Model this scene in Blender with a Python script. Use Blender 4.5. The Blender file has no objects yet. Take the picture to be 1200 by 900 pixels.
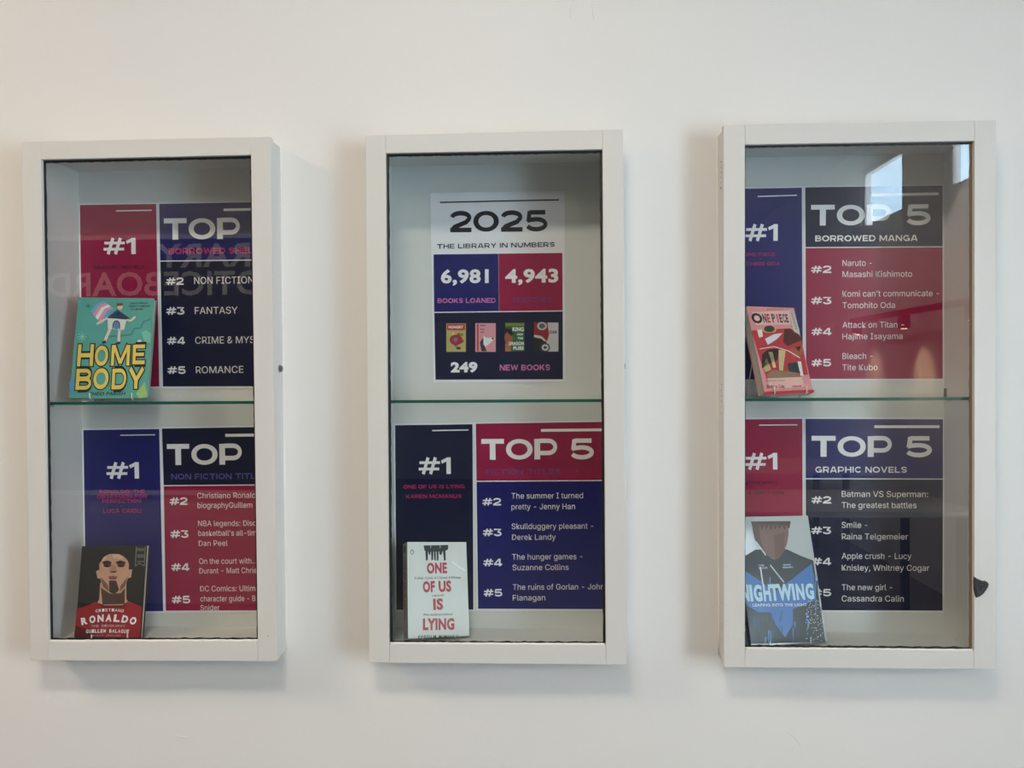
import bpy, bmesh, math, random
from mathutils import Vector, Matrix
random.seed(7)
S = bpy.context.scene
COL = S.collection
# ------------------------------------------------------------------ camera
H0 = 1.5                                   # eye height above the floor
F_PX = 930.2
CAM = Vector((0, -1.5503, H0))
YAW, PIT, ROL = -0.04921, -0.01445, -0.00711
cy_, sy_ = math.cos(YAW), math.sin(YAW); cp_, sp_ = math.cos(PIT), math.sin(PIT)
FW = Vector((sy_*cp_, cy_*cp_, sp_)); RT = Vector((cy_, -sy_, 0)); UP = RT.cross(FW)
cr_, sr_ = math.cos(ROL), math.sin(ROL)
RT, UP = cr_*RT + sr_*UP, -sr_*RT + cr_*UP
cd = bpy.data.cameras.new('camera'); cam = bpy.data.objects.new('camera', cd); COL.objects.link(cam)
cd.sensor_fit = 'HORIZONTAL'; cd.sensor_width = 36; cd.lens = F_PX*36/1200; cd.clip_start = .05
M = Matrix((RT, UP, -FW)).transposed().to_4x4(); M.translation = CAM
cam.matrix_world = M
S.camera = cam
# ------------------------------------------------------------------ world, lights, exposure
S.view_settings.view_transform = 'Standard'; S.view_settings.look = 'None'
S.view_settings.gamma = 1; S.view_settings.use_curve_mapping = False
S.view_settings.exposure = 0.12
SKY = 14.0
w = bpy.data.worlds.new('sky'); S.world = w; w.use_nodes = True
nt = w.node_tree; nd = nt.nodes; lk = nt.links; nd.clear()
wo = nd.new('ShaderNodeOutputWorld'); bg = nd.new('ShaderNodeBackground'); tc = nd.new('ShaderNodeTexCoord')
mp = nd.new('ShaderNodeMapping'); mp.inputs['Scale'].default_value = (1, 1, 2.2)
nz = nd.new('ShaderNodeTexNoise'); nz.inputs['Scale'].default_value = 3.5; nz.inputs['Detail'].default_value = 5
rp = nd.new('ShaderNodeValToRGB'); rp.color_ramp.elements[0].position = .42; rp.color_ramp.elements[1].position = .62
rp.color_ramp.elements[0].color = (.56, .78, 1, 1); rp.color_ramp.elements[1].color = (.92, .97, 1, 1)
lk.new(tc.outputs['Generated'], mp.inputs[0]); lk.new(mp.outputs[0], nz.inputs['Vector']); lk.new(nz.outputs['Fac'], rp.inputs[0])
lk.new(rp.outputs[0], bg.inputs[0]); bg.inputs[1].default_value = SKY; lk.new(bg.outputs[0], wo.inputs[0])

def area(name, loc, size, sizey, energy, color, target=None, portal=False):
    l = bpy.data.lights.new(name, 'AREA'); l.shape = 'RECTANGLE'; l.size = size; l.size_y = sizey
    l.energy = energy; l.color = color
    if portal: l.cycles.is_portal = True
    o = bpy.data.objects.new(name, l); COL.objects.link(o); o.location = loc
    d = Vector(target) - Vector(loc); o.rotation_euler = d.to_track_quat('-Z', 'Y' if abs(d.z) > .5 else 'Z').to_euler()
    return o
XW = 2.6                                   # right wall with the clerestory windows
CEIL = H0 + 1.86
WZ0, WZ1 = H0+1.16, H0+1.66                # clerestory; nearer the cases an unseen tall window, added for daylight from the right
WINS = [(-2.98, -1.75, H0-1.0, H0+.75), (-3.80, -3.05, WZ0, WZ1), (-5.25, -4.45, WZ0, WZ1)]
for a, b, z0, z1 in WINS:                  # light portals in the window openings
    area('window_portal', (XW+.09, (a+b)/2, (z0+z1)/2), b-a, z1-z0, 1, (1, 1, 1), (0, (a+b)/2, (z0+z1)/2), True)
CEILING_LAMPS = [  # x, y, size x, size y, watt, colour
    (-.35, -1.75, .6, .3, 25, (1, .88, .72)),
    (-3.2, -1.4, .6, .6, 50, (1, .78, .58)),
    (1.3, -4.5, .6, .6, 26, (1, .90, .78)),  # unseen lamp, added to brighten the window wall
    (-.2, -3.3, .6, .6, 6, (1, .90, .78)),
]
for x, y, sx, sz, e, c in CEILING_LAMPS:
    area('ceiling_lamp_light', (x, y, CEIL-.065), sx, sz, e, c, (x, y, 0))
WALL_SPOTS = [(-4.10, 26.0), (-4.95, 16.0), (-3.2, 16.0)]

# ------------------------------------------------------------------ helpers
def ray(px, py): return FW + RT*((px-600)/F_PX) - UP*((py-450)/F_PX)
def at(px, py, Y):
    d = ray(px, py); return CAM + d*((Y-CAM.y)/d.y)
def mat(name, col, rough=.5, metal=0, bump=0, bscale=60, stretch=(1, 1, 1), var=0, vscale=6, spec=.5, coat=0, emit=0):
    m = bpy.data.materials.new(name); m.use_nodes = True; t = m.node_tree; n = t.nodes; b = n['Principled BSDF']
    b.inputs['Base Color'].default_value = (*col, 1); b.inputs['Roughness'].default_value = rough
    b.inputs['Metallic'].default_value = metal; b.inputs['Specular IOR Level'].default_value = spec
    b.inputs['Coat Weight'].default_value = coat
    if emit: b.inputs['Emission Color'].default_value = (*col, 1); b.inputs['Emission Strength'].default_value = emit
    if bump or var:
        c = n.new('ShaderNodeTexCoord'); mpp = n.new('ShaderNodeMapping'); mpp.inputs['Scale'].default_value = stretch
        t.links.new(c.outputs['Object'], mpp.inputs[0])
    if bump:
        z = n.new('ShaderNodeTexNoise'); z.inputs['Scale'].default_value = bscale; z.inputs['Detail'].default_value = 4
        bp = n.new('ShaderNodeBump'); bp.inputs['Strength'].default_value = bump; bp.inputs['Distance'].default_value = .002
        t.links.new(mpp.outputs[0], z.inputs['Vector']); t.links.new(z.outputs['Fac'], bp.inputs['Height']); t.links.new(bp.outputs[0], b.inputs['Normal'])
    if var:
        z = n.new('ShaderNodeTexNoise'); z.inputs['Scale'].default_value = vscale; z.inputs['Detail'].default_value = 5
        mx = n.new('ShaderNodeMix'); mx.data_type = 'RGBA'
        mx.inputs[6].default_value = (*[v*(1-var) for v in col], 1); mx.inputs[7].default_value = (*[min(1, v*(1+var)) for v in col], 1)
        t.links.new(mpp.outputs[0], z.inputs['Vector']); t.links.new(z.outputs['Fac'], mx.inputs[0]); t.links.new(mx.outputs[2], b.inputs['Base Color'])
    return m
def s2l(r, g, b):
    f = lambda v: (v/255/12.92) if v/255 <= .04045 else ((v/255+.055)/1.055)**2.4
    return (f(r), f(g), f(b))
def glass_mat(name, tint=(1, 1, 1)):
    m = bpy.data.materials.new(name); m.use_nodes = True; t = m.node_tree; n = t.nodes; n.clear()
    o = n.new('ShaderNodeOutputMaterial'); mx = n.new('ShaderNodeMixShader'); tr = n.new('ShaderNodeBsdfTransparent')
    gl = n.new('ShaderNodeBsdfGlossy'); gl.inputs['Roughness'].default_value = 0.0; gl.inputs['Color'].default_value = (1, 1, 1, 1)
    tr.inputs['Color'].default_value = (*tint, 1); fr = n.new('ShaderNodeFresnel'); fr.inputs['IOR'].default_value = 1.5
    ge = n.new('ShaderNodeNewGeometry'); inv = n.new('ShaderNodeMath'); inv.operation = 'SUBTRACT'; inv.inputs[0].default_value = 1.9
    dbl = n.new('ShaderNodeMath'); dbl.operation = 'MULTIPLY'; dbl.inputs[1].default_value = 1.9     # both faces of the pane reflect; counted once, on the side the light enters
    t.links.new(ge.outputs['Backfacing'], dbl.inputs[0]); t.links.new(dbl.outputs[0], inv.inputs[1])
    fa = n.new('ShaderNodeMath'); fa.operation = 'MULTIPLY'; fa.use_clamp = True
    t.links.new(fr.outputs[0], fa.inputs[0]); t.links.new(inv.outputs[0], fa.inputs[1]); t.links.new(fa.outputs[0], mx.inputs[0]); t.links.new(tr.outputs[0], mx.inputs[1]); t.links.new(gl.outputs[0], mx.inputs[2]); t.links.new(mx.outputs[0], o.inputs[0])
    return m
MT = {}
MT['wall'] = mat('wall_paint', (.80, .795, .775), .55, bump=.25, bscale=35, var=.012, vscale=3)
MT['room'] = mat('room_wall_paint', (.46, .45, .43), .6, var=.03, vscale=3)
MT['frame'] = mat('frame_paint', (.69, .68, .65), .38, bump=.35, bscale=30, stretch=(1, 1, .12), var=.02, vscale=9)
MT['rail'] = mat('rail_paint', (.69, .68, .65), .38, bump=.35, bscale=30, stretch=(.12, 1, 1), var=.02, vscale=9)
MT['inside'] = mat('inside_paint', (.66, .68, .66), .5, bump=.2, bscale=20, var=.03, vscale=5)
MT['caulk'] = mat('white_caulk', (.82, .81, .78), .5)
MT['gasket'] = mat('black_putty', (.008, .010, .010), .5, bump=.6, bscale=300)
MT['barewood'] = mat('bare_wood', (.22, .16, .10), .7, bump=.5, bscale=80, stretch=(1, 1, .1), var=.3, vscale=40)
MT['glass'] = glass_mat('clear_glass', (.985, .995, .99))
MT['glassedge'] = mat('green_glass_edge', (.012, .10, .075), .15, var=.2, vscale=4)
MT['metal'] = mat('dark_metal', (.16, .15, .14), .3, metal=1)
MT['chrome'] = mat('bright_metal', (.6, .6, .58), .25, metal=1)
MT['black'] = mat('black_plastic', (.01, .01, .01), .4)
MT['char'] = mat('broken_black', (.035, .036, .040), .55, bump=1, bscale=420, var=.9, vscale=420)
MT['wire'] = mat('white_wire', (.75, .76, .74), .3)
MT['pages'] = mat('book_pages', (.62, .58, .48), .8, bump=.6, bscale=500, stretch=(1, 1, .02), var=.12, vscale=200)
MT['sheet'] = mat('laminated_sheet', (.80, .82, .86), .3)
C_CRIM, C_ROY, C_NAVY = s2l(158, 20, 72), s2l(25, 29, 102), s2l(13, 21, 54)
MT['crimson'] = mat('crimson_print', s2l(150, 17, 66), .32, var=.03, vscale=40)
MT['royal'] = mat('royal_blue_print', C_ROY, .32, var=.03, vscale=40)
MT['navy'] = mat('navy_print', C_NAVY, .32, var=.03, vscale=40)
MT['w'] = mat('white_print', (.86, .86, .87), .35)
MT['dim'] = mat('magenta_print', s2l(190, 44, 96), .35)
MT['pink'] = mat('pink_print', s2l(206, 120, 180), .35)
MT['violet'] = mat('violet_print', s2l(84, 82, 156), .35)
MT['viol2'] = mat('violet_on_crimson_print', s2l(112, 62, 128), .35)
MT['ink'] = mat('black_print', s2l(26, 28, 34), .35)
_pc = {}
def pm(r, g, b):
    k = (r, g, b)
    if k not in _pc: _pc[k] = mat('cover_ink_%d' % (len(_pc)+1), s2l(r, g, b), .35)
    return _pc[k]

def link(name, me, mats, parent=None):
    o = bpy.data.objects.new(name, me); COL.objects.link(o)
    for m in (mats if isinstance(mats, (list, tuple)) else [mats]): me.materials.append(m)
    if parent: o.parent = parent
    return o
def thing(name, label, cat, mw=None, group=None):
    o = bpy.data.objects.new(name, None); COL.objects.link(o); o.empty_display_size = .05
    if mw is not None: o.matrix_world = mw
    o['label'] = label; o['category'] = cat
    if group: o['group'] = group
    return o
class MB:
    def __init__(s): s.v = []; s.f = []; s.m = []; s.mats = []
    def mi(s, m):
        if m not in s.mats: s.mats.append(m)
        return s.mats.index(m)
    def face(s, pts, m):
        b = len(s.v); s.v += [tuple(p) for p in pts]; s.f.append(tuple(range(b, b+len(pts)))); s.m.append(s.mi(m))
    def raw(s, vs, fs, m):
        b = len(s.v); s.v += [tuple(p) for p in vs]; k = s.mi(m)
        for f in fs: s.f.append(tuple(b+i for i in f)); s.m.append(k)
    def hexa(s, p8, m):      # p8: 4 points of one side, then the 4 opposite
        s.raw(p8, [(0, 1, 2, 3), (7, 6, 5, 4), (0, 4, 5, 1), (1, 5, 6, 2), (2, 6, 7, 3), (3, 7, 4, 0)], m)
    def box(s, x0, x1, y0, y1, z0, z1, m):
        s.hexa([(x0, y0, z0), (x1, y0, z0), (x1, y0, z1), (x0, y0, z1), (x0, y1, z0), (x1, y1, z0), (x1, y1, z1), (x0, y1, z1)], m)
    def tube(s, pts, r, m, n=8, caps=True):
        pts = [Vector(p) for p in pts]; vs = []; fs = []
        for i, p in enumerate(pts):
            a = pts[max(0, i-1)]; b = pts[min(len(pts)-1, i+1)]; d = (b-a).normalized()
            u = d.orthogonal().normalized() if i == 0 else (pu - d*pu.dot(d)).normalized()
            pu = u; v = d.cross(u); rr = r[i] if isinstance(r, (list, tuple)) else r
            for k in range(n):
                t = 2*math.pi*k/n; vs.append(p + (u*math.cos(t)+v*math.sin(t))*rr)
        for i in range(len(pts)-1):
            for k in range(n): fs.append((i*n+k, i*n+(k+1) % n, (i+1)*n+(k+1) % n, (i+1)*n+k))
        if caps: fs.append(tuple(range(n))[::-1]); fs.append(tuple((len(pts)-1)*n+k for k in range(n)))
        s.raw(vs, fs, m)
    def build(s, name, parent=None, bevel=0, smooth=False, inv=None):
        me = bpy.data.meshes.new(name)
        vs = s.v if inv is None else [tuple(inv @ Vector(p)) for p in s.v]
        me.from_pydata(vs, [], s.f)
        for p, k in zip(me.polygons, s.m): p.material_index = k; p.use_smooth = smooth
        bm = bmesh.new(); bm.from_mesh(me)
        bmesh.ops.remove_doubles(bm, verts=bm.verts, dist=1e-7)
        if len(s.f) >= 5: bmesh.ops.recalc_face_normals(bm, faces=bm.faces)
        if bevel:
            bmesh.ops.bevel(bm, geom=[e for e in bm.edges], offset=bevel, segments=2, affect='EDGES', profile=.6)
        bm.to_mesh(me); bm.free()
        return link(name, me, s.mats, parent)
def smooth_all(o):
    for p in o.data.polygons: p.use_smooth = True
    return o

# ---- flat print: a surface with its own frame; points given where they lie on it
class Surf:
    def __init__(s, M, inv_thing=None):
        s.M = M; s.I = M.inverted(); s.o = M.translation; s.n = (M.to_3x3() @ Vector((0, 1, 0))).normalized()
        s.eps = .00012
    def loc(s, px, py):
        d = ray(px, py); t = (s.o-CAM).dot(s.n)/d.dot(s.n); return s.I @ (CAM+d*t)
    def L(s, px, py, k):
        p = s.loc(px, py); return Vector((p.x, -s.eps*k, p.z))
    def poly(s, mb, pts, k, m): mb.face([s.L(x, y, k) for x, y in pts], m)
    def ell(s, mb, cx, cy, rx, ry, k, m, n=20, rot=0, a0=0, a1=360):
        pts = []
        for i in range(n+(0 if a1-a0 == 360 else 1)):
            t = math.radians(a0+(a1-a0)*i/n); x, y = rx*math.cos(t), ry*math.sin(t); r = math.radians(rot)
            pts.append((cx+x*math.cos(r)-y*math.sin(r), cy+x*math.sin(r)+y*math.cos(r)))
        s.poly(mb, pts, k, m)
    def line(s, mb, pts, wd, k, m):
        for (x0, y0), (x1, y1) in zip(pts, pts[1:]):
            dx, dy = x1-x0, y1-y0; l = math.hypot(dx, dy) or 1; nx, ny = -dy/l*wd/2, dx/l*wd/2
            s.poly(mb, [(x0+nx, y0+ny), (x1+nx, y1+ny), (x1-nx, y1-ny), (x0-nx, y0-ny)], k, m)
# stroke letters for the wide headings
def arc(cx, cy, rx, ry, a0, a1, n=14, e=2.06):
    out = []
    for i in range(n+1):
        t = math.radians(a0+(a1-a0)*i/n); c, q = math.cos(t), math.sin(t)
        out.append((cx+rx*math.copysign(abs(c)**(2/e), c), cy+ry*math.copysign(abs(q)**(2/e), q)))
    return out
TH = .205
GL = {
 'T': (1.28, [([(0, .895), (1.28, .895)], .21), ([(.64, .8), (.64, 0)], .30)]),
 'O': (1.46, [(arc(.73, .5, .605, .40, 0, 360, 32)[:-1], 'O')]),
 '0': (1.40, [(arc(.70, .5, .575, .40, 0, 360, 32)[:-1], 'O')]),
 'P': (1.28, [([(.15, 0), (.15, 1)], .30), ([(.26, .905)]+arc(.78, .61, .38, .295, 90, -90, 14, 2.0)+[(.26, .315)], .19)]),
 '5': (1.28, [([(1.15, .905), (.26, .905)], .19), ([(.27, .97), (.20, .46)], .20), ([(.14, .50), (.30, .55)]+arc(.64, .335, .52, .24, 110, -160, 18), .19)]),
 '2': (1.22, [(arc(.61, .69, .49, .215, 175, -20, 14)+[(.92, .47), (.26, .24), (.12, .10), (.12, .095)], .20), ([(.02, .095), (1.22, .095)], .19)]),
 '3': (1.18, [([(.06, .905), (1.05, .905), (.62, .60)], .18), (arc(.58, .315, .50, .22, 90, -165, 14), .19)]),
 '4': (1.25, [([(.80, .95), (.10, .28)], .19), ([(.02, .25), (1.25, .25)], .18), ([(.90, 1), (.90, 0)], .25)]),
 '1': (.66, [([(.50, 0), (.50, 1)], .31), ([(.0, .72), (.45, .90)], .20)]),
 '#': (1.50, [([(.32, 0), (.68, 1)], .22), ([(.84, 0), (1.20, 1)], .22), ([(.06, .69), (1.52, .69)], .165), ([(.0, .31), (1.46, .31)], .165)]),
 ' ': (.42, []),
 'A': (1.36, [([(.10, 0), (.60, 1)], .25), ([(1.26, 0), (.76, 1)], .25), ([(.34, .27), (1.02, .27)], .17)]),
 'B': (1.24, [([(.14, 0), (.14, 1)], .27), ([(.2, .905)]+arc(.74, .72, .34, .185, 90, -90, 10, 2)+[(.2, .535)], .18), ([(.2, .505)]+arc(.78, .30, .36, .205, 90, -90, 10, 2)+[(.2, .095)], .18)]),
 'C': (1.34, [(arc(.72, .5, .58, .40, 40, 320, 24), .21)]),
 'D': (1.34, [([(.14, 0), (.14, 1)], .27), ([(.2, .905)]+arc(.70, .5, .50, .405, 90, -90, 16, 2)+[(.2, .095)], .19)]),
 'E': (1.12, [([(.14, 0), (.14, 1)], .27), ([(.2, .905), (1.10, .905)], .19), ([(.2, .5), (1.02, .5)], .17), ([(.2, .095), (1.12, .095)], .19)]),
 'F': (1.10, [([(.14, 0), (.14, 1)], .27), ([(.2, .905), (1.10, .905)], .19), ([(.2, .47), (1.02, .47)], .18)]),
 'G': (1.40, [(arc(.72, .5, .58, .40, 45, 350, 26), .21), ([(.78, .45), (1.38, .45)], .17), ([(1.29, .5), (1.29, .0)], .18)]),
 'H': (1.30, [([(.14, 0), (.14, 1)], .27), ([(1.16, 0), (1.16, 1)], .27), ([(.2, .5), (1.1, .5)], .19)]),
 'I': (.28, [([(.14, 0), (.14, 1)], .27)]),
 'K': (1.26, [([(.14, 0), (.14, 1)], .27), ([(.24, .36), (1.08, .97)], .24), ([(.52, .58), (1.12, .02)], .26)]),
 'L': (1.06, [([(.14, 0), (.14, 1)], .27), ([(.2, .095), (1.06, .095)], .19)]),
 'M': (1.56, [([(.13, 0), (.13, 1)], .25), ([(1.43, 0), (1.43, 1)], .25), ([(.20, .97), (.78, .12)], .22), ([(1.36, .97), (.78, .12)], .22)]),
 'N': (1.32, [([(.13, 0), (.13, 1)], .25), ([(1.19, 0), (1.19, 1)], .25), ([(.18, .96), (1.14, .04)], .24)]),
 'R': (1.28, [([(.14, 0), (.14, 1)], .27), ([(.26, .905)]+arc(.78, .66, .36, .245, 90, -90, 12, 2)+[(.26, .415)], .19), ([(.72, .42), (1.12, .02)], .27)]),
 'S': (1.20, [([(1.10, .74)]+arc(.60, .70, .46, .21, 25, 180, 12)+[(.22, .58), (.60, .50), (1.0, .40)]+arc(.60, .30, .46, .205, 0, -160, 12), .19)]),
 'U': (1.28, [([(.14, 1), (.14, .45)]+arc(.64, .44, .50, .345, 180, 360, 14)+[(1.14, .55), (1.14, 1)], .24)]),
 'V': (1.34, [([(.12, 1), (.67, .04)], .25), ([(1.22, 1), (.67, .04)], .25)]),
 'W': (1.90, [([(.11, 1), (.52, .04)], .23), ([(.52, .04), (.95, .94)], .21), ([(.95, .94), (1.38, .04)], .21), ([(1.79, 1), (1.38, .04)], .23)]),
 'X': (1.3, [([(.12, 0), (1.18, 1)], .26), ([(.12, 1), (1.18, 0)], .26)]),
 'Y': (1.32, [([(.12, 1), (.66, .42)], .25), ([(1.20, 1), (.66, .42)], .25), ([(.66, .48), (.66, 0)], .27)]),
 '-': (.5, [([(0, .42), (.5, .42)], .16)]), ':': (.28, [([(.0, .12), (.26, .12)], .24), ([(.0, .6), (.26, .6)], .24)]),
}
def ribbon(pts, wd):
    P = [Vector((x, y)) for x, y in pts]; L = []; R = []
    for i in range(len(P)):
        a = P[max(0, i-1)]; b = P[min(len(P)-1, i+1)]
        d1 = (P[i]-a).normalized() if i > 0 else (b-P[i]).normalized(); d2 = (b-P[i]).normalized() if i < len(P)-1 else d1
        n1 = Vector((-d1.y, d1.x)); n2 = Vector((-d2.y, d2.x)); n = (n1+n2)
        n = n.normalized() if n.length > .01 else n1; k = min(1.6, 1/max(.3, n.dot(n1)))
        L.append(P[i]+n*wd/2*k); R.append(P[i]-n*wd/2*k)
    return [(L[i], L[i+1], R[i+1], R[i]) for i in range(len(P)-1)]
def wide_polys(s, gap=.13, fat=0):
    x = 0; out = []
    for ch in s:
        wg, st = GL[ch]
        for pts, wd in st:
            if wd == 'O':
                cx = sum(p[0] for p in pts)/len(pts); N = len(pts)
                rx = max(p[0] for p in pts)-cx
                for i in range(N):
                    q = []
                    for j, (fx, fy) in ((i, 1), (i+1, 1), (i+1, -1), (i, -1)) and ((i, (1, 1)), (i+1, (1, 1)), (i+1, (-1, -1)), (i, (-1, -1))):
                        p = pts[j % N]; ux, uy = (p[0]-cx)/rx, (p[1]-.5)/.4
                        q.append(Vector((x+cx+ux*(rx+fx*.145), .5+uy*(.4+fy*.10))))
                    out.append(q)
            else:
                for q in ribbon(pts, wd+fat): out.append([Vector((x+p.x, p.y)) for p in q])
        x += wg+gap
    return out
_tc = {}
SANS = None
try:                                       # the interface font that ships with Blender; its built-in font otherwise
    import os
    _f = os.path.join(bpy.utils.resource_path('LOCAL'), 'datafiles', 'fonts', 'Inter.woff2')
    if os.path.exists(_f): SANS = bpy.data.fonts.load(_f)
except Exception: SANS = None
def font_mesh(s, bold, slant=0):
    k = (s, bold, slant)
    if k in _tc: return _tc[k]
    c = bpy.data.curves.new('t', 'FONT'); c.body = s; c.size = 1; c.resolution_u = 3; c.offset = bold; c.shear = slant; c.fill_mode = 'FRONT'
    if SANS and not bold: c.font = SANS
    c.space_character = 1+bold*1.6
    o = bpy.data.objects.new('t', c); COL.objects.link(o)
    me = bpy.data.meshes.new_from_object(o.evaluated_get(bpy.context.evaluated_depsgraph_get()))
    vs = [Vector((v.co.x, v.co.y, 0)) for v in me.vertices]; fs = [tuple(p.vertices) for p in me.polygons]
    bpy.data.objects.remove(o); bpy.data.curves.remove(c); bpy.data.meshes.remove(me)
    _tc[k] = (vs, fs); return _tc[k]
CAPH = {}
def text(surf, mb, s, x0, y0, x1, y1, cap, k, m, bold=0, wide=False, slant=0, upto=None, fat=0, gap=.13):
    """s between the points (x0,y0) and (x1,y1) of its baseline, capitals `cap` high; upto = the part of s that ends at x1"""
    a = surf.L(x0, y0, k); b = surf.L(x1, y1, k); top = surf.L(x0, y0-cap, k); h = (top-a).length
    e = (b-a); W = e.length; e.normalize(); u = Vector((-e.z, 0, e.x))
    if wide:
        P = wide_polys(s, fat=.02 if s[0] == '#' and cap < 12 else fat+(.025 if cap > 20 else 0), gap=gap); xs = [p.x for q in (P if upto is None else wide_polys(upto, gap=gap, fat=fat)) for p in q]; mn, mx = min(xs), max(xs); sc = W/(mx-mn)
        for i, q in enumerate(P): mb.face([a+e*((p.x-mn)*sc)+u*(p.y*h)-Vector((0, 4e-6*(i % 5), 0)) for p in q], m)
        return
    kb = bool(bold)
    if kb not in CAPH: CAPH[kb] = max(v.y for v in font_mesh('H', 1e-6 if bold else 0)[0])
    vs, fs = font_mesh(s, bold, slant); ref = vs if upto is None else font_mesh(upto, bold, slant)[0]
    mn = min(v.x for v in ref); mx = max(v.x for v in ref); sc = W/(mx-mn); hh = h/(CAPH[kb]+2*bold)
    mb.raw([a+e*((v.x-mn)*sc)+u*((v.y+bold)*hh)-Vector((0, v.z*.005, 0)) for v in vs], fs, m)

# ------------------------------------------------------------------ setting
def struct(o): o['kind'] = 'structure'; return o
# px corners: outer TL TR BL BR, opening TL TR BL BR
CASES = [
 dict(o=[(25.5, 166), (317, 160), (35.5, 774), (325, 775)], i=[(48, 187), (294, 181.5), (56.5, 752), (302, 751.5)]),
 dict(o=[(428.5, 158.5), (730, 151.5), (432.5, 776.5), (734.5, 779)], i=[(452, 179.5), (706, 175), (456, 754.8), (710, 756)]),
 dict(o=[(848, 146.5), (1167, 140.5), (848.5, 782), (1167, 784.5)], i=[(873, 169.5), (1142, 165), (873, 760.5), (1141.5, 763)]),
]
WY = .065      # wall face
BY = .157      # face of the back panels
for c in CASES:
    O = [at(x, y, 0) for x, y in c['o']]; I = [at(x, y, 0) for x, y in c['i']]
    c['O'] = O; c['I'] = I
    c['x0'] = (O[0].x+O[2].x)/2+.003; c['x1'] = (O[1].x+O[3].x)/2-.003
    c['z1'] = (O[0].z+O[1].z)/2-.004; c['z0'] = (O[2].z+O[3].z)/2+.002
RX0, RX1, RY0 = -4.6, XW, -9.6
def wall_with_holes(name, axis, u0, u1, z0, z1, holes, f0, f1, m):
    """slab between f0 and f1 along `axis`, with rectangular holes (u0,u1,z0,z1)"""
    us = sorted({u0, u1, *[h[0] for h in holes], *[h[1] for h in holes]}); zs = sorted({z0, z1, *[h[2] for h in holes], *[h[3] for h in holes]})
    mb = MB(); P = (lambda u, f, z: (u, f, z)) if axis == 'y' else (lambda u, f, z: (f, u, z))
    solid = {}
    for i in range(len(us)-1):
        for j in range(len(zs)-1):
            cu, cz = (us[i]+us[i+1])/2, (zs[j]+zs[j+1])/2
            solid[i, j] = not any(h[0] < cu < h[1] and h[2] < cz < h[3] for h in holes)
    for (i, j), sld in solid.items():
        if not sld: continue
        a, b, c, d = us[i], us[i+1], zs[j], zs[j+1]
        mb.face([P(a, f0, c), P(b, f0, c), P(b, f0, d), P(a, f0, d)], m); mb.face([P(a, f1, c), P(b, f1, c), P(b, f1, d), P(a, f1, d)], m)
        for di, dj, e0, e1 in ((-1, 0, (a, c), (a, d)), (1, 0, (b, c), (b, d)), (0, -1, (a, c), (b, c)), (0, 1, (a, d), (b, d))):
            if not solid.get((i+di, j+dj), False): mb.face([P(e0[0], f0, e0[1]), P(e1[0], f0, e1[1]), P(e1[0], f1, e1[1]), P(e0[0], f1, e0[1])], m)
    return struct(mb.build(name))
wall = wall_with_holes('wall_back', 'y', RX0, RX1, 0, CEIL, [(c['x0']-.001, c['x1']+.001, c['z0']-.001, c['z1']+.001) for c in CASES], WY, .24, MT['wall'])
wall_with_holes('wall_right', 'x', RY0, .24, 0, CEIL, WINS, XW, XW+.08, MT['wall'])
def slab(name, b, m, mk=True):
    mb = MB(); mb.box(*b, m); o = mb.build(name); return struct(o) if mk else o
slab('wall_left', (RX0-.15, RX0, RY0, .24, 0, CEIL), MT['room'])
slab('wall_front', (RX0-.15, RX1+.18, RY0-.15, RY0, 0, CEIL), MT['room'])
MT['ceil'] = mat('ceiling_paint', (.42, .41, .40), .8)
slab('ceiling', (RX0-.15, RX1+.18, RY0-.15, .24, CEIL, CEIL+.1), MT['ceil'])
slab('floor', (RX0-.15, RX1+.18, RY0-.15, .24, -.1, 0), mat('grey_carpet', (.14, .14, .15), .95, bump=.5, bscale=300, var=.2, vscale=80))
slab('wall_partition', (RX0, -1.25, -3.64, -3.5, 0, CEIL), MT['room'])
slab('baseboard_back', (RX0, RX1, WY-.015, WY, 0, .1), MT['caulk'])
for n, (a, b, wz0, wz1) in enumerate(WINS):
    fr = MB(); x0, x1 = XW+.02, XW+.07
    for z0, z1, y0, y1 in ((wz0, wz0+.04, a, b), (wz1-.04, wz1, a, b), (wz0+.04, wz1-.04, a, a+.05), (wz0+.04, wz1-.04, b-.05, b)):
        fr.box(x0, x1, y0, y1, z0, z1, MT['caulk'])
    f = fr.build('window_%d' % (n+1)); struct(f)  # the first is the tall opening added for side light
    g = MB(); g.box(XW+.04, XW+.046, a+.05, b-.05, wz0+.04, wz1-.04, MT['glass']); g.build('glass_pane', f)
# trees outside the windows
MT['leaf'] = mat('tree_leaves', (.10, .17, .05), .8, var=.5, vscale=3)
MT['bark'] = mat('tree_bark', (.10, .07, .05), .9)
for k, (tx, ty, th, lab) in enumerate([(11.5, -26, 5.3, 'broad green tree outside the far clerestory window'), (13.5, -22, 5.0, 'low green tree outside, nearer the display wall')]):
    t = thing('tree', lab, 'tree', Matrix.Translation((tx, ty, 0)))
    b = MB(); b.tube([(0, 0, 0), (.05, 0, 2), (0, .1, 4.4)], [.22, .16, .1], MT['bark'], 8); b.build('trunk', t)
    lf = MB()
    for i in range(1500):
        d = Vector((random.gauss(0, 1), random.gauss(0, 1), random.gauss(0, 1))).normalized()*random.uniform(.6, 1.05)
        c = Vector((d.x*2.2, d.y*2.2, th+d.z*1.3)); s_ = .16
        q = [c+Vector([random.uniform(-s_, s_) for _ in range(3)]) for _ in range(3)]; lf.face(q, MT['leaf'])
    lo = lf.build('foliage', t); lo['kind'] = 'stuff'

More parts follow.
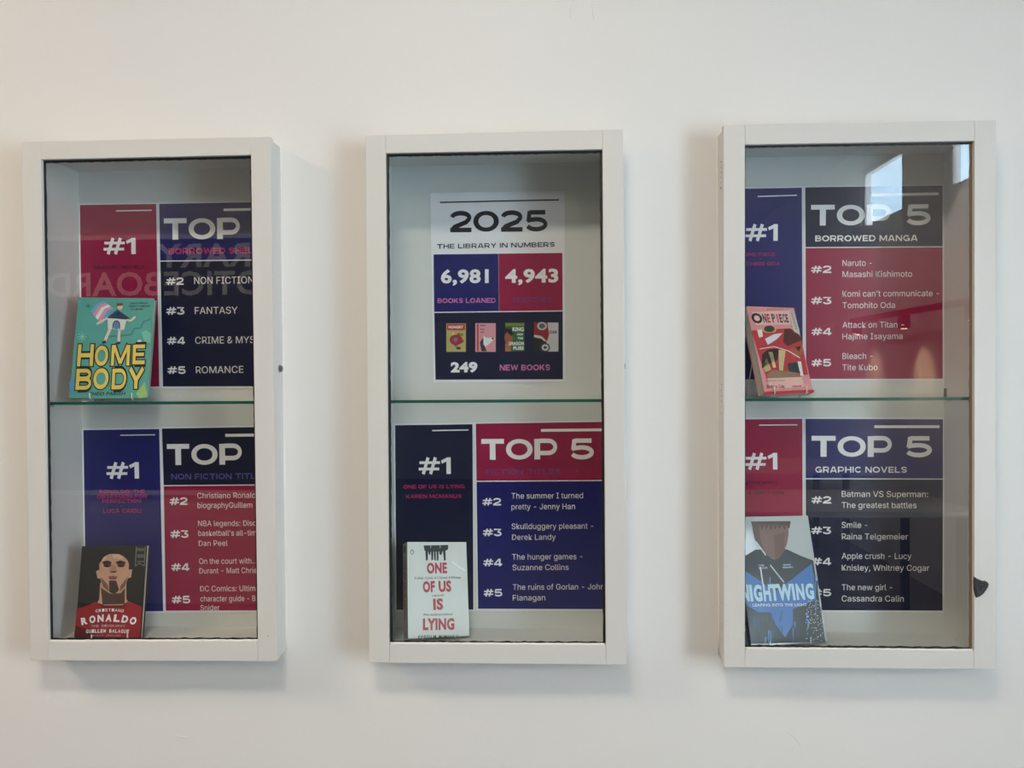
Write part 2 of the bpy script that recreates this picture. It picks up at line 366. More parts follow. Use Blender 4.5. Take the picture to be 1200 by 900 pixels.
# ceiling lamps
MT['lampface'] = mat('lamp_diffuser', (1, .93, .82), .5, emit=6)
for i, (x, y, sx, sy, e, c) in enumerate(CEILING_LAMPS):
    t = thing('ceiling_light', ['small oblong ceiling light above the display cases', 'square warm ceiling light near the left wall',
              'unseen square ceiling light added to brighten the window wall', 'square ceiling light beyond the partition'][i], 'light', Matrix.Translation((x, y, CEIL)))
    b = MB(); a, d = sx/2+.02, sy/2+.02
    for q in ((-a, a, -d, -d+.02), (-a, a, d-.02, d), (-a, -a+.02, -d+.02, d-.02), (a-.02, a, -d+.02, d-.02)): b.box(*q, -.055, 0, MT['caulk'])
    b.build('frame', t)
    g = MB(); g.box(-a+.02, a-.02, -d+.02, d-.02, -.05, -.04, MT['lampface']); g.build('diffuser', t)
# red track and wall-washing spots on the right wall
MT['red'] = mat('red_metal', s2l(170, 25, 50), .4)
t = thing('track_rail', 'long red lighting track on the window wall below the windows', 'track', Matrix.Translation((XW-.14, -3.6, H0+.40)))
b = MB(); b.box(-.018, .018, -1.45, 1.6, -.02, .02, MT['red']); b.build('rail', t)
for yy in (-1.3, 1.4):
    b = MB(); b.box(.018, .14, yy-.012, yy+.012, -.012, .012, MT['red']); b.build('bracket', t)
for k, (yy, en) in enumerate(WALL_SPOTS):
    t = thing('track_spotlight', 'red track spotlight, %s' % ['in the middle of the track', 'at the far end of the track', 'at the near end of the track'][k], 'light', Matrix.Translation((XW-.14, yy, H0+.38)))
    b = MB(); b.box(-.03, .03, -.035, .035, -.09, 0, MT['red']); b.build('housing', t, bevel=.004)
    g = MB(); g.tube([(0, 0, -.0905), (0, 0, -.096)], .02, mat('spot_face', (1, .8, .5), .5, emit=12), 16); g.build('lens', t)
    l = bpy.data.lights.new('spot', 'SPOT'); l.energy = en; l.color = (1, .72, .38); l.spot_size = math.radians(75); l.spot_blend = .8; l.shadow_soft_size = .02
    o = bpy.data.objects.new('track_spotlight_lamp', l); COL.objects.link(o); o.parent = t; o.location = (0, 0, -.11)
    o.rotation_euler = Vector((.30, 0, -1)).to_track_quat('-Z', 'Y').to_euler()
# notice board on the partition
t = thing('notice_board', 'dark blue library notice board with large pale lettering on its header', 'notice board', Matrix.Translation((-2.3, -3.5, H0)))
b = MB(); b.box(-1.3, .9, 0, .03, -.75, .88, mat('board_felt', (.018, .02, .035), .7, var=.2, vscale=50)); b.build('board', t)
b = MB()
for q in ((-1.33, -1.3, -.78, .91), (.9, .93, -.78, .91), (-1.3, .9, .88, .91), (-1.3, .9, -.78, -.75)): b.box(q[0], q[1], 0, .035, q[2], q[3], MT['caulk'])
b.build('frame', t)
b = MB()
for s_, xa, xb, zb in (('LIBRARY', -.25, .70, .70), ('NOTICEBOARD', -.98, .62, .52)):
    vs, fs = font_mesh(s_, .02); mn = min(v.x for v in vs); mx = max(v.x for v in vs); hh = .155/.73
    X = lambda v: xb-(v.x-mn)/(mx-mn)*(xb-xa)
    b.raw([(X(v), .0315, zb+v.y*hh) for v in vs], fs, MT['w'])
b.build('header_lettering', t)

# library tables in the room
MT['tabletop'] = mat('table_laminate', (.35, .30, .24), .35, var=.08, vscale=10)
for k, (tx, ty, lab) in enumerate([(1.45, -3.1, 'long library table nearest the display wall'), (1.5, -4.9, 'long library table under the far windows')]):
    t = thing('library_table', lab, 'table', Matrix.Translation((tx, ty, 0)))
    b = MB(); b.box(-.8, .8, -.4, .4, .72, .75, MT['tabletop']); b.build('tabletop', t)
    for sx in (-.75, .71):
        for sy in (-.36, .32):
            b = MB(); b.box(sx, sx+.04, sy, sy+.04, 0, .72, MT['black']); b.build('leg', t)

# ------------------------------------------------------------------ display cases
def V3(p, y): return (p.x, y, p.z)
def lerp(a, b, t): return a+(b-a)*t
CASE_LABEL = ['left display case with a teal book on its glass shelf',
              'middle display case holding the 2025 numbers poster on top',
              'right display case with windows reflected in its glass']
GK = [(.0048, .0050, .0040, .0050), (.0052, .0050, .0034, .0050), (.0030, .0040, .0046, .0048)]   # putty width: left, top, bottom, right
case_objs = []
for ci, c in enumerate(CASES):
    O, I = c['O'], c['I']; x0, x1, z0, z1 = c['x0'], c['x1'], c['z0'], c['z1']
    base = Matrix.Translation(((x0+x1)/2, WY, z0)); inv = base.inverted()
    root = thing('display_case', 'tall white-painted wall ' + CASE_LABEL[ci], 'display case', base, 'wall display cases'); case_objs.append(root)
    T = .017
    def part(name, bx, m, bevel=.0008):
        mb = MB(); mb.box(*bx, m); return mb.build(name, root, bevel=bevel, inv=inv)
    part('side_panel', (x0, x0+T, .0205, BY, z0, z1), MT['frame']); part('side_panel', (x1-T, x1, .0205, BY, z0, z1), MT['frame'])
    part('top_panel', (x0+T, x1-T, .0205, BY, z1-T, z1), MT['inside']); part('bottom_panel', (x0+T, x1-T, .0205, BY, z0, z0+T), MT['inside'])
    part('back_panel', (x0, x1, BY, BY+.006, z0, z1), MT['inside'], 0)
    c['fx0'], c['fx1'], c['fz0'], c['fz1'] = x0+T, x1-T, z0+T, z1-T
    # outer bead of caulk where the carcass meets the wall
    mb = MB()
    for pa, pb in (((x0, z0), (x0, z1)), ((x1, z0), (x1, z1)), ((x0, z1), (x1, z1)), ((x0, z0), (x1, z0))):
        n = 26; pts = []
        for k in range(n+1):
            u = k/n; pts.append((lerp(pa[0], pb[0], u)+random.uniform(-.0004, .0004), WY-.0005, lerp(pa[1], pb[1], u)+random.uniform(-.0004, .0004)))
        mb.tube(pts, .0028, MT['caulk'], 6)
    smooth_all(mb.build('caulk_bead', root, inv=inv))
    # door: two stiles, two rails with their joints
    tl, tr, bl, br = O; a, b_, d, e = I   # inner TL TR BL BR
    def xon(p, q, z): return lerp(p.x, q.x, (z-p.z)/(q.z-p.z))
    DY = .018
    def board(name, q, m):
        mb = MB(); mb.hexa([V3(p, 0) for p in q]+[V3(p, DY) for p in q], m); o = mb.build(name, root, bevel=.0011, inv=inv)
        return o
    Vc = Vector
    a_top = Vc((xon(a, d, tl.z), 0, lerp(tl.z, tr.z, (a.x-tl.x)/(tr.x-tl.x)))); b_top = Vc((xon(b_, e, tr.z), 0, lerp(tl.z, tr.z, (b_.x-tl.x)/(tr.x-tl.x))))
    d_bot = Vc((xon(a, d, bl.z), 0, lerp(bl.z, br.z, (d.x-bl.x)/(br.x-bl.x)))); e_bot = Vc((xon(b_, e, br.z), 0, lerp(bl.z, br.z, (e.x-bl.x)/(br.x-bl.x))))
    board('door_stile', [bl, d_bot, a_top, tl], MT['frame'])
    board('door_stile', [e_bot, br, tr, b_top], MT['frame'])
    g = .0002
    board('door_rail', [a+Vc((g, 0, 0)), b_-Vc((g, 0, 0)), b_top-Vc((g, 0, 0)), a_top+Vc((g, 0, 0))], MT['rail'])
    board('door_rail', [d_bot+Vc((g, 0, 0)), e_bot-Vc((g, 0, 0)), e-Vc((g, 0, 0)), d+Vc((g, 0, 0))], MT['rail'])
    # glass
    GY = .0095
    mb = MB(); q = [d+Vc((.0006, 0, .0006)), e+Vc((-.0006, 0, .0006)), b_+Vc((-.0006, 0, -.0006)), a+Vc((.0006, 0, -.0006))]
    mb.hexa([V3(p, GY) for p in q]+[V3(p, GY+.004) for p in q], MT['glass']); mb.build('glass_pane', root, inv=inv)
    # putty line around the pane, ragged inner edge
    mb = MB(); gl, gt, gb, gr = GK[ci]
    for P0, P1, wd, dr, mm in ((d, a, gl, Vc((1, 0, 0)), 'gasket'), (a, b_, gt, Vc((0, 0, -1)), 'gasket'), (d, e, gb, Vc((0, 0, 1)), 'gasket'), (e, b_, gr, Vc((-1, 0, 0)), 'barewood' if ci == 2 else 'gasket')):
        n = 90; prev = None
        for k in range(n+1):
            p = P0.lerp(P1, k/n); q = p+dr*(wd*random.uniform(.86, 1.10)+(.0012*max(0, math.sin(k*.9+ci)) if dr.z > 0 else 0))
            cur = (V3(p, GY-.0016), V3(q, GY-.0014), V3(q, GY-.0001), V3(p, GY-.0001))
            if prev: mb.hexa([prev[0], prev[1], prev[2], prev[3], cur[0], cur[1], cur[2], cur[3]], MT[mm])
            prev = cur
    mb.build('glazing_putty', root, inv=inv)
    # sill bead of white paint below the glass
    mb = MB(); n = 60
    pts = [tuple(d.lerp(e, k/n)+Vc((0, .004+random.uniform(-.0003, .0003), .0008+random.uniform(-.0003, .0006)))) for k in range(n+1)]
    pts = [(max(d.x+.001, min(e.x-.001, p[0])), p[1], p[2]) for p in pts]
    mb.tube(pts, .0019, MT['caulk'], 6); smooth_all(mb.build('paint_bead', root, inv=inv))
    # shelf
    sz = {0: H0-.0535, 1: H0-.0535, 2: H0-.0535}[ci]; c['shelf'] = sz
    sx0 = c['fx0']+(.012 if ci == 0 else .002); sx1 = c['fx1']-.002
    mb = MB(); yy0, yy1 = .021, BY-.004
    mb.raw([(sx0, yy0, sz-.006), (sx1, yy0, sz-.006), (sx1, yy1, sz-.006), (sx0, yy1, sz-.006), (sx0, yy0, sz), (sx1, yy0, sz), (sx1, yy1, sz), (sx0, yy1, sz)],
           [(0, 3, 2, 1), (4, 5, 6, 7)], MT['glass'])
    mb.raw([(sx0, yy0, sz-.006), (sx1, yy0, sz-.006), (sx1, yy1, sz-.006), (sx0, yy1, sz-.006), (sx0, yy0, sz), (sx1, yy0, sz), (sx1, yy1, sz), (sx0, yy1, sz)],
           [(0, 1, 5, 4), (1, 2, 6, 5), (2, 3, 7, 6), (3, 0, 4, 7)], MT['glassedge'])
    sh = mb.build('glass_shelf', root, inv=inv)
    for sx in (c['fx0'], c['fx1']):
        for yy in (.045, .13):
            dd = .007 if sx == c['fx0'] else -.007
            mb = MB(); mb.tube([(sx, yy, sz-.0088), (sx+dd, yy, sz-.0088)], .0025, MT['chrome'], 8); mb.build('shelf_pin', root, inv=inv)
    # cam lock on the right side
    kz = at([333, 732.5, 1137][ci], [432, 429, 423][ci], .045).z; ky = .042 if ci == 0 else .03
    mb = MB(); mb.tube([(x1, ky, kz), (x1+.002, ky, kz)], .0085, MT['chrome'], 18); mb.tube([(x1+.002, ky, kz), (x1+.0055, ky, kz), (x1+.0065, ky, kz)], [.0062, .0062, .0045], MT['metal'], 18)
    lk_ = mb.build('lock', root, inv=inv)
    mb = MB(); mb.tube([(x1-T-.009, ky, kz), (x1-T, ky, kz)], .0065, MT['black'], 6); mb.build('lock_nut', root, inv=inv)
    mb = MB(); cz = at(1136, 697, .03).z; mb.box(x1-T-.006, x1-T, .026, .040, cz-.008, cz+.008, MT['black']); mb.build('door_catch', root, inv=inv)
    # hinges on the left edge
    for hy, hl in ((205, .05), (467, .055), (722, .05)):
        hz = at(843, hy, .018).z; mb = MB(); hx = min(O[0].x, O[2].x)+.0015 if ci != 1 else lerp(O[0].x, O[2].x, .5)+.001
        n = 5; seg = hl/n
        for k in range(n):
            mb.tube([(hx, .0195, hz-hl/2+k*seg+.0006), (hx, .0195, hz-hl/2+(k+1)*seg-.0006)], .0028, MT['frame'], 10)
        mb.tube([(hx, .0195, hz-hl/2-.001), (hx, .0195, hz+hl/2+.001)], .0014, MT['metal'], 8)
        mb.build('hinge', root, inv=inv)
# small things belonging to single cases
r3 = case_objs[2]; inv3 = r3.matrix_world.inverted()
mb = MB(); PX = [(1141, 675), (1144, 677.5), (1147.5, 679), (1151, 680.6), (1154, 680.4), (1157, 682), (1158.8, 684.2), (1157.5, 688), (1155, 692), (1151.5, 696.5), (1147.5, 699.3), (1143.5, 700.5), (1142, 697), (1140.6, 690), (1140.3, 682)]
ring = [at(x, y, 0) for x, y in PX]; cen = sum(ring, Vector())/len(ring); prev = None; rows = []
for k, (f, h) in enumerate(((1, .0003), (.9, .0022), (.7, .003), (.45, .0024), (.2, .0032))):
    rows.append([Vector((lerp(cen.x, p.x, f), -h-random.uniform(0, .0012)*(k > 0), lerp(cen.z, p.z, f))) for p in ring])
vs = [p for r in rows for p in r]+[Vector((cen.x, -.003, cen.z))]; n = len(ring); fs = []
for r in range(len(rows)-1):
    for k in range(n): fs.append((r*n+k, r*n+(k+1) % n, (r+1)*n+(k+1) % n, (r+1)*n+k))
for k in range(n): fs.append(((len(rows)-1)*n+k, (len(rows)-1)*n+(k+1) % n, len(vs)-1))
mb.raw(vs, fs, MT['char']); o = mb.build('broken_chip', r3, inv=inv3); o['label'] = 'jagged black fan-shaped chip on the door stile'
pz = at(1113, 459, .14); mb = MB(); mb.box(pz.x-.004, pz.x+.004, .146, BY, CASES[2]['shelf'], CASES[2]['shelf']+.014, MT['metal'])
mb.build('shelf_clip', r3, inv=inv3)
r1 = case_objs[0]; mb = MB(); p = at(314, 745, 0); mb.tube([(p.x, .0005, p.z), (p.x, -.0004, p.z)], .0011, MT['barewood'], 8); mb.build('nail_head', r1, inv=r1.matrix_world.inverted())
# filler ridges in the wall paint
for pts in ([(921, 857), (925, 858), (932, 865), (939, 875)], [(206, 861), (212, 864), (222, 864)], [(672, 2), (669, 12), (668, 22)], [(694, 4), (695, 14), (696, 24)]):
    mb = MB(); mb.tube([tuple(at(x, y, WY-.0002)) for x, y in pts], [.0005]+[.0011]*(len(pts)-2)+[.0004], MT['wall'], 6); smooth_all(mb.build('paint_ridge', wall))

# ------------------------------------------------------------------ posters
PY = BY-.0012
def poster(name, label, cat, sheet, group=None):
    """sheet: px corners TL TR BR BL of the white laminated sheet"""
    L = [at(x, y, PY) for x, y in sheet]; cx = sum(p.x for p in L)/4; z = min(p.z for p in L)
    M_ = Matrix.Translation((cx, PY, z)); t = thing(name, label, cat, M_, group); sf = Surf(M_)
    mb = MB(); q = [sf.L(x, y, 0) for x, y in (sheet[3], sheet[2], sheet[1], sheet[0])]
    mb.hexa([tuple(p) for p in q]+[(p.x, .0008, p.z) for p in q], MT['sheet']); mb.build('sheet', t)
    return t, sf
def panel(t, sf, name, quad, m, k=1):
    mb = MB(); q = [sf.L(x, y, k) for x, y in quad]; mb.face([q[3], q[2], q[1], q[0]], m); return mb.build(name, t)
def words(t, sf, name, lines, m, k=2, **kw):
    mb = MB()
    for ln in lines:
        s, x0, y0, x1, y1, cap = ln[:6]; kk = dict(kw)
        if len(ln) > 6: kk['upto'] = ln[6]
        text(sf, mb, s, x0, y0, x1, y1, cap, k, m, **kk)
    return mb.build(name, t)
def rule(t, sf, x0, y0, x1, y1, wd, m):
    mb = MB(); sf.line(mb, [(x0, y0), (x1, y1)], wd, 2, m); mb.build('rule_line', t)
BW = .030
def rank_sheet(label, name_group, quad, sheetq, m, rl, one, subs, subm):
    t, sf = poster('rank_poster', label, 'poster', sheetq, name_group)
    panel(t, sf, 'colour_panel', quad, MT[m]); rule(t, sf, *rl, 1.3, MT['w'])
    words(t, sf, 'rank_number', [('#1', one[0], one[3], one[1], one[3]-.3, one[3]-one[2])], MT['w'], wide=True)
    words(t, sf, 'caption', subs, MT[subm], wide=True, fat=-.03, gap=.22)
    return t
def top_sheet(label, sheetq, hq, hm, lq, lm, rl, rw, tops, sub, subm, ranks, lines, cap, upper=False):
    t, sf = poster('top_five_poster', label, 'poster', sheetq, 'top five list posters')
    panel(t, sf, 'header_panel', hq, MT[hm]); panel(t, sf, 'list_panel', lq, MT[lm]); rule(t, sf, *rl, rw, MT['w'])
    (a0, a1, b0, b1, yt, yb, dy) = tops
    words(t, sf, 'heading', [('TOP', a0, yb, a1, yb+dy*(a1-a0), yb-yt)], MT['w'], wide=True)
    words(t, sf, 'heading_number', [('5', b0, yb+dy*(b0-a0), b1, yb+dy*(b1-a0), yb-yt)], MT['w'], wide=True)
    words(t, sf, 'subheading', [sub], MT[subm], wide=True, gap=.20)
    for s, x0, x1, yt, yb in ranks: words(t, sf, 'rank_number', [(s, x0, yb, x1, yb+dy*(x1-x0), yb-yt)], MT['w'], wide=True)
    for s, x0, yb, x1, *u in lines:
        words(t, sf, 'list_line', [(s, x0, yb, x1, yb+dy*(x1-x0), cap)+tuple(u)], MT['w'], bold=0)
    return t
# left case, upper
rank_sheet('crimson number one sheet for graphic novels, behind the teal book', 'number one sheets', [(93.7, 240.3), (183, 239), (186.7, 453), (96.6, 454)],
   [(92, 238.5), (184.6, 237.3), (188, 455), (95, 456.2)], 'crimson', (136, 247.2, 178, 246.4), (121.5, 159.1, 279, 298),
   [('GRAPHIC NOVELS', 109.3, 315.3, 169.3, 314.7, 3.7)], 'navy')
top_sheet('top five sheet listing non fiction, fantasy, crime and romance on dark blue',
   [(184.9, 237.3), (335.5, 234.5), (339, 455), (188.6, 455)], [(186.6, 239), (334.3, 236.3), (335.3, 303.7), (187.8, 305.4)], 'royal',
   [(187.9, 306.6), (335.4, 304.8), (337.6, 452.6), (191, 453)], 'navy', (262, 245.9, 330, 244.7), 3,
   (192.3, 281.3, 297.5, 324.5, 256.3, 281, -.012), ('BORROWED SHELVES', 197.7, 298, 296.6, 296.8, 7, 'BORROWED SHEL'), 'dim',
   [('#2', 194.9, 215.3, 325.5, 334), ('#3', 195.1, 216.4, 360, 368.8), ('#4', 195.9, 216.9, 395, 403.8), ('#5', 196.4, 217.6, 429.5, 438.3)],
   [('NON FICTION', 227.6, 332.8, 297), ('FANTASY', 228.4, 368, 278.5), ('CRIME & MYSTERY', 228.9, 402.8, 298.6, 'CRIME & MYS'), ('ROMANCE', 229.6, 437.5, 285.4)], 8)
# left case, lower
rank_sheet('blue number one sheet with magenta captions, behind the red and black book', 'number one sheets', [(97.7, 504), (186.6, 502.8), (191.2, 716.2), (101, 717)],
   [(96, 502.2), (188.2, 501), (192.6, 718), (99.5, 719)], 'royal', (141, 510, 182, 509.5), (125, 163.1, 541.9, 561),
   [('RONALDO: THE', 116.8, 578.3, 169.7, 578, 4.4), ('OBSESSION FOR', 113.8, 583.9, 172.5, 583.6, 4.4), ('PERFECTION', 119.9, 589.4, 165.1, 589.2, 4.4), ('-', 141.5, 594.6, 143.5, 594.6, 4), ('LUCA CAIOLI', 121.2, 601, 165.9, 600.8, 4.8)], 'dim')
top_sheet('top five sheet of non fiction titles, white text on crimson',
   [(188.4, 500.5), (339.5, 498.2), (342.5, 717.3), (192.8, 718)], [(189.8, 502.2), (338.2, 499.9), (339.4, 567.4), (191.8, 568.5)], 'navy',
   [(191.9, 569.7), (339.4, 568.6), (341.2, 715.2), (194.4, 715.6)], 'crimson', (264, 510.2, 333, 509.3), 3.4,
   (196, 283.7, 300, 327, 520.7, 545, -.008), ('NON FICTION TITLES', 200.7, 562, 299.6, 561.2, 6.8, 'NON FICTION TITL'), 'violet',
   [('#2', 199.1, 219.8, 583, 591.7), ('#3', 199.9, 221.1, 621.5, 630.3), ('#4', 201, 222, 660.2, 669), ('#5', 201.7, 223, 698.3, 707.1)],
   [('Christiano Ronaldo: The', 231.3, 584, 299.6, 'Christiano Ronald'), ('biographyGuillem Balague', 231.6, 595.4, 295.7, 'biographyGuillem'),
    ('NBA legends: Discover', 232.3, 616.6, 300.2, 'NBA legends: Disc'), ("basketball's all-time", 232.6, 628, 300.2, "basketball's all-tim"), ('Dan Peel', 232.9, 639.8, 266.9),
    ('On the court with...Kevin', 233.4, 660.8, 301, 'On the court with...'), ('Durant - Matt Christopher', 233.6, 672, 300.6, 'Durant - Matt Chris'),
    ('DC Comics: Ultimate', 234.6, 693, 299.2, 'DC Comics: Ultim'), ('character guide - Brandon', 235, 704.8, 299.5, 'character guide - B'), ('Snider', 235, 715.3, 257.4)], 6.4)
# middle case, lower
rank_sheet('navy number one sheet with magenta captions, behind the white book', 'number one sheets', [(463, 498.4), (553.7, 497.1), (554.8, 714.2), (464.6, 714.4)],
   [(461.2, 496.6), (555.3, 495.4), (556.6, 716.4), (463, 716.6)], 'navy', (506.6, 504.6, 549, 503.8), (490.8, 528.4, 536.3, 555.7),
   [('ONE OF US IS LYING', 472.9, 572.6, 544.5, 572.1, 4.3), ('-', 507.5, 577.2, 509.5, 577.2, 4), ('KAREN MCMANUS', 476, 583.9, 540.6, 583.4, 4.3)], 'dim')
top_sheet('top five sheet of fiction titles with crimson header and blue list',
   [(555.6, 495), (712.4, 492.7), (713.2, 715.8), (558.3, 715.4)], [(557.6, 496.5), (711.2, 494.3), (711.6, 562.4), (558.5, 563.4)], 'crimson',
   [(558.5, 564.7), (711.6, 563.7), (712, 713.8), (560.3, 713.4)], 'royal', (634, 504.4, 709, 503.6), 3.3,
   (564.2, 653.1, 669.2, 696, 514.8, 538.8, -.006), ('FICTION TITLES', 568.8, 556.3, 657, 555.6, 6.2), 'viol2',
   [('#2', 565.4, 587.2, 583.8, 592.3), ('#3', 566, 588, 619.6, 628.3), ('#4', 566.5, 588.4, 654.9, 663.6), ('#5', 567, 588.7, 690.4, 699)],
   [('The summer I turned', 599.4, 584.3, 683.3), ('pretty - Jenny Han', 599.4, 597, 673.8), ('Skullduggery pleasant -', 599.7, 620, 695.3), ('Derek Landy', 600, 632.7, 651.3),
    ('The hunger games -', 600.2, 655.8, 682.5), ('Suzanne Collins', 600.7, 668.2, 666.4), ('The ruins of Gorlan - John', 601, 691.2, 708), ('Flanagan', 601, 703.7, 639)], 6.5)
# right case, upper
rank_sheet('hazy blue number one sheet behind the pink book', 'number one sheets', [(852, 221.5), (939.6, 220), (940.8, 444.4), (852.5, 444.6)],
   [(850.2, 220), (941.2, 218.4), (942.2, 446.4), (850.6, 446.6)], 'royal', (888, 230.3, 934, 228.8), (873.4, 911.4, 263, 282.5),
   [('ONE PIECE', 872, 300.2, 908.5, 299.6, 3.8), ('-', 890, 305, 892, 305, 4), ('EIICHIRO ODA', 867, 311.4, 914, 310.9, 4)], 'dim')
top_sheet('top five borrowed manga sheet with crimson list',
   [(942, 218), (1106, 215.5), (1106, 445.8), (943, 446)], [(943.6, 219.6), (1104.4, 217.6), (1104.6, 288.6), (944, 289.6)], 'navy',
   [(944, 290.8), (1104.6, 289.8), (1104.8, 443.7), (944.6, 444)], 'crimson', (1022, 228.6, 1100, 227.2), 3.2,
   (950.2, 1043.5, 1062.4, 1090.4, 240.4, 264.4, -.006), ('BORROWED MANGA', 955.3, 283, 1075.2, 282.4, 7), 'w',
   [('#2', 950.5, 974.2, 311.5, 320), ('#3', 950.5, 974.4, 348, 356.6), ('#4', 951, 974.4, 384.4, 392.9), ('#5', 951, 974, 420.8, 429.4)],
   [('Naruto -', 987.2, 311.7, 1021.6), ('Masashi Kishimoto', 987.2, 324.8, 1068.8), ("Komi can't communicate -", 987.2, 347.7, 1100.2), ('Tomohito Oda', 987.2, 361.2, 1048.8),
    ('Attack on Titan -', 987.2, 384.2, 1059.2), ('Hajime Isayama', 987.2, 397.7, 1057.6), ('Bleach -', 987.2, 420.7, 1022.4), ('Tite Kubo', 987.2, 434, 1028.3)], 6.9)
# right case, lower
rank_sheet('crimson number one sheet with navy captions, behind the blue and black book', 'number one sheets', [(852.5, 491.6), (940.2, 490.8), (940.8, 716), (853, 716)],
   [(850.8, 490), (941.8, 489), (942.4, 718), (851.2, 718)], 'crimson', (889.5, 498.2, 934.5, 497.8), (873, 911, 531, 550.4),
   [('NIGHTWING', 870.5, 567.7, 910.8, 567.6, 3.7), ('-', 890, 572, 892, 572, 4), ('DICK GRAYSON', 865, 579.2, 918, 579.2, 4)], 'navy')
top_sheet('top five graphic novels sheet, all dark blue, in the lower right case',
   [(942.6, 489), (1106, 489), (1106, 717.6), (943.2, 717)], [(944, 490.8), (1105, 491.4), (1105, 560.8), (944.2, 560.4)], 'royal',
   [(944.2, 561.6), (1105, 562), (1104.6, 715.6), (944.8, 715)], 'navy', (1024.5, 500, 1101, 500), 3.2,
   (951, 1045, 1062, 1092, 511, 535.2, .003), ('GRAPHIC NOVELS', 955.5, 553.8, 1062.6, 554, 7), 'w',
   [('#2', 951, 974, 581.6, 590), ('#3', 950.6, 974, 617.2, 625.8), ('#4', 951, 974, 653.6, 662.2), ('#5', 951, 974, 690.2, 698.6)],
   [('Batman VS Superman:', 986.4, 582.2, 1087.5), ('The greatest battles', 986.4, 595.2, 1074), ('Smile -', 986.4, 618.5, 1016.4), ('Raina Telgemeier', 986.4, 632, 1064),
    ('Apple crush - Lucy', 986.4, 654.8, 1068), ('Knisley, Whitney Cogar', 986.4, 668.6, 1089), ('The new girl -', 986.4, 691.5, 1045.5), ('Cassandra Calin', 986.4, 704.7, 1059)], 6.8)
# middle case, upper: the year in numbers
t, sf = poster('statistics_poster', 'white 2025 library in numbers poster above the glass shelf', 'poster', [(504, 226), (661.8, 224), (662.2, 447.4), (508, 448.6)])
rule(t, sf, 515.5, 237.2, 655, 234.2, 1.6, MT['ink'])
words(t, sf, 'heading', [('2025', 527.4, 272, 641.5, 270.8, 24.3)], MT['ink'], wide=True)
words(t, sf, 'subheading', [('THE LIBRARY IN NUMBERS', 512.3, 291.6, 650, 289.2, 5.5)], MT['navy'], wide=True, gap=.20)
panel(t, sf, 'loans_panel', [(508, 298.2), (584, 297.3), (584.8, 364.6), (508.8, 365.5)], MT['royal']); panel(t, sf, 'searches_panel', [(584.3, 297.3), (659, 296.4), (659.4, 363.8), (585, 364.6)], MT['crimson'])
panel(t, sf, 'new_books_panel', [(508.9, 366.7), (659.4, 365), (659.7, 444.6), (510.4, 445)], MT['navy'])
words(t, sf, 'loans_number', [('6,981', 516.7, 332.1, 572.7, 331.6, 16)], MT['w'], bold=.036)
words(t, sf, 'searches_number', [('4,943', 592, 331.6, 654.3, 331, 16)], MT['w'], bold=.036)
words(t, sf, 'loans_caption', [('BOOKS LOANED', 512.8, 355.2, 580.7, 354.8, 5.6)], MT['pink'], wide=True, gap=.2)
words(t, sf, 'searches_caption', [('SEARCHES', 600, 354.5, 647, 354, 5.8)], MT['viol2'], wide=True, gap=.2)
words(t, sf, 'new_books_number', [('249', 528.3, 436.5, 559.6, 436.2, 12)], MT['w'], bold=.05)
words(t, sf, 'new_books_caption', [('NEW BOOKS', 585.7, 434.2, 644.4, 433.9, 6.8)], MT['pink'], wide=True, gap=.2)
def thumb(x0, y0, x1, y1, draw):
    mb = MB(); sf.poly(mb, [(x0, y1), (x1, y1), (x1, y0), (x0, y0)], 2, draw[0])
    for q in draw[1](x0, y0, x1-x0, y1-y0): pass
    for q in draw[1](x0, y0, x1-x0, y1-y0):
        if q[0] == 'p': sf.poly(mb, [(x0+a*(x1-x0), y0+b*(y1-y0)) for a, b in q[1]], q[3], q[2])
        elif q[0] == 'e': sf.ell(mb, x0+q[1][0]*(x1-x0), y0+q[1][1]*(y1-y0), q[1][2]*(x1-x0), q[1][3]*(y1-y0), q[3], q[2], 14)
        elif q[0] == 't': text(sf, mb, q[4], x0+q[1][0]*(x1-x0), y0+q[1][1]*(y1-y0), x0+q[1][2]*(x1-x0), y0+q[1][1]*(y1-y0), q[1][3]*(y1-y0), q[3], q[2], bold=.04)
    mb.build('cover_picture', t)
R_ = lambda a, b, c_, d_: [(a, d_), (c_, d_), (c_, b), (a, b)]
def c1(x, y, w_, h):
    o = [('p', R_(.04, .02, .96, .24), pm(176, 52, 48), 3), ('t', (.12, .18, .86, .10), MT['w'], 4, 'HUNGRY')]
    rr = random.Random(3)
    for i in range(14): o.append(('e', (rr.uniform(.12, .88), rr.uniform(.34, .92), .09, .05), pm(*rr.choice([(200, 90, 60), (90, 130, 70), (215, 190, 90), (120, 70, 110)])), 3))
    o += [('e', (.5, .58, .33, .19), pm(160, 44, 60), 4), ('e', (.47, .57, .1, .07), pm(110, 120, 150), 5)]
    return o
def c2(x, y, w_, h):
    return [('p', R_(.08, .02, .16, .98), pm(170, 60, 62), 3), ('p', R_(.24, .06, .5, .1), pm(130, 80, 90), 3), ('p', R_(.24, .2, .45, .23), pm(130, 80, 90), 3), ('p', R_(.24, .3, .42, .33), pm(130, 80, 90), 3),
            ('p', [(.22, .66), (.3, .98), (.56, .98), (.46, .8), (.4, .5)], pm(70, 60, 62), 3), ('p', [(.4, .42), (.5, .5), (.92, .52), (.9, .58), (.72, .7), (.5, .82), (.4, .74)], pm(222, 224, 228), 4), ('e', (.85, .54, .05, .03), pm(40, 40, 44), 5)]
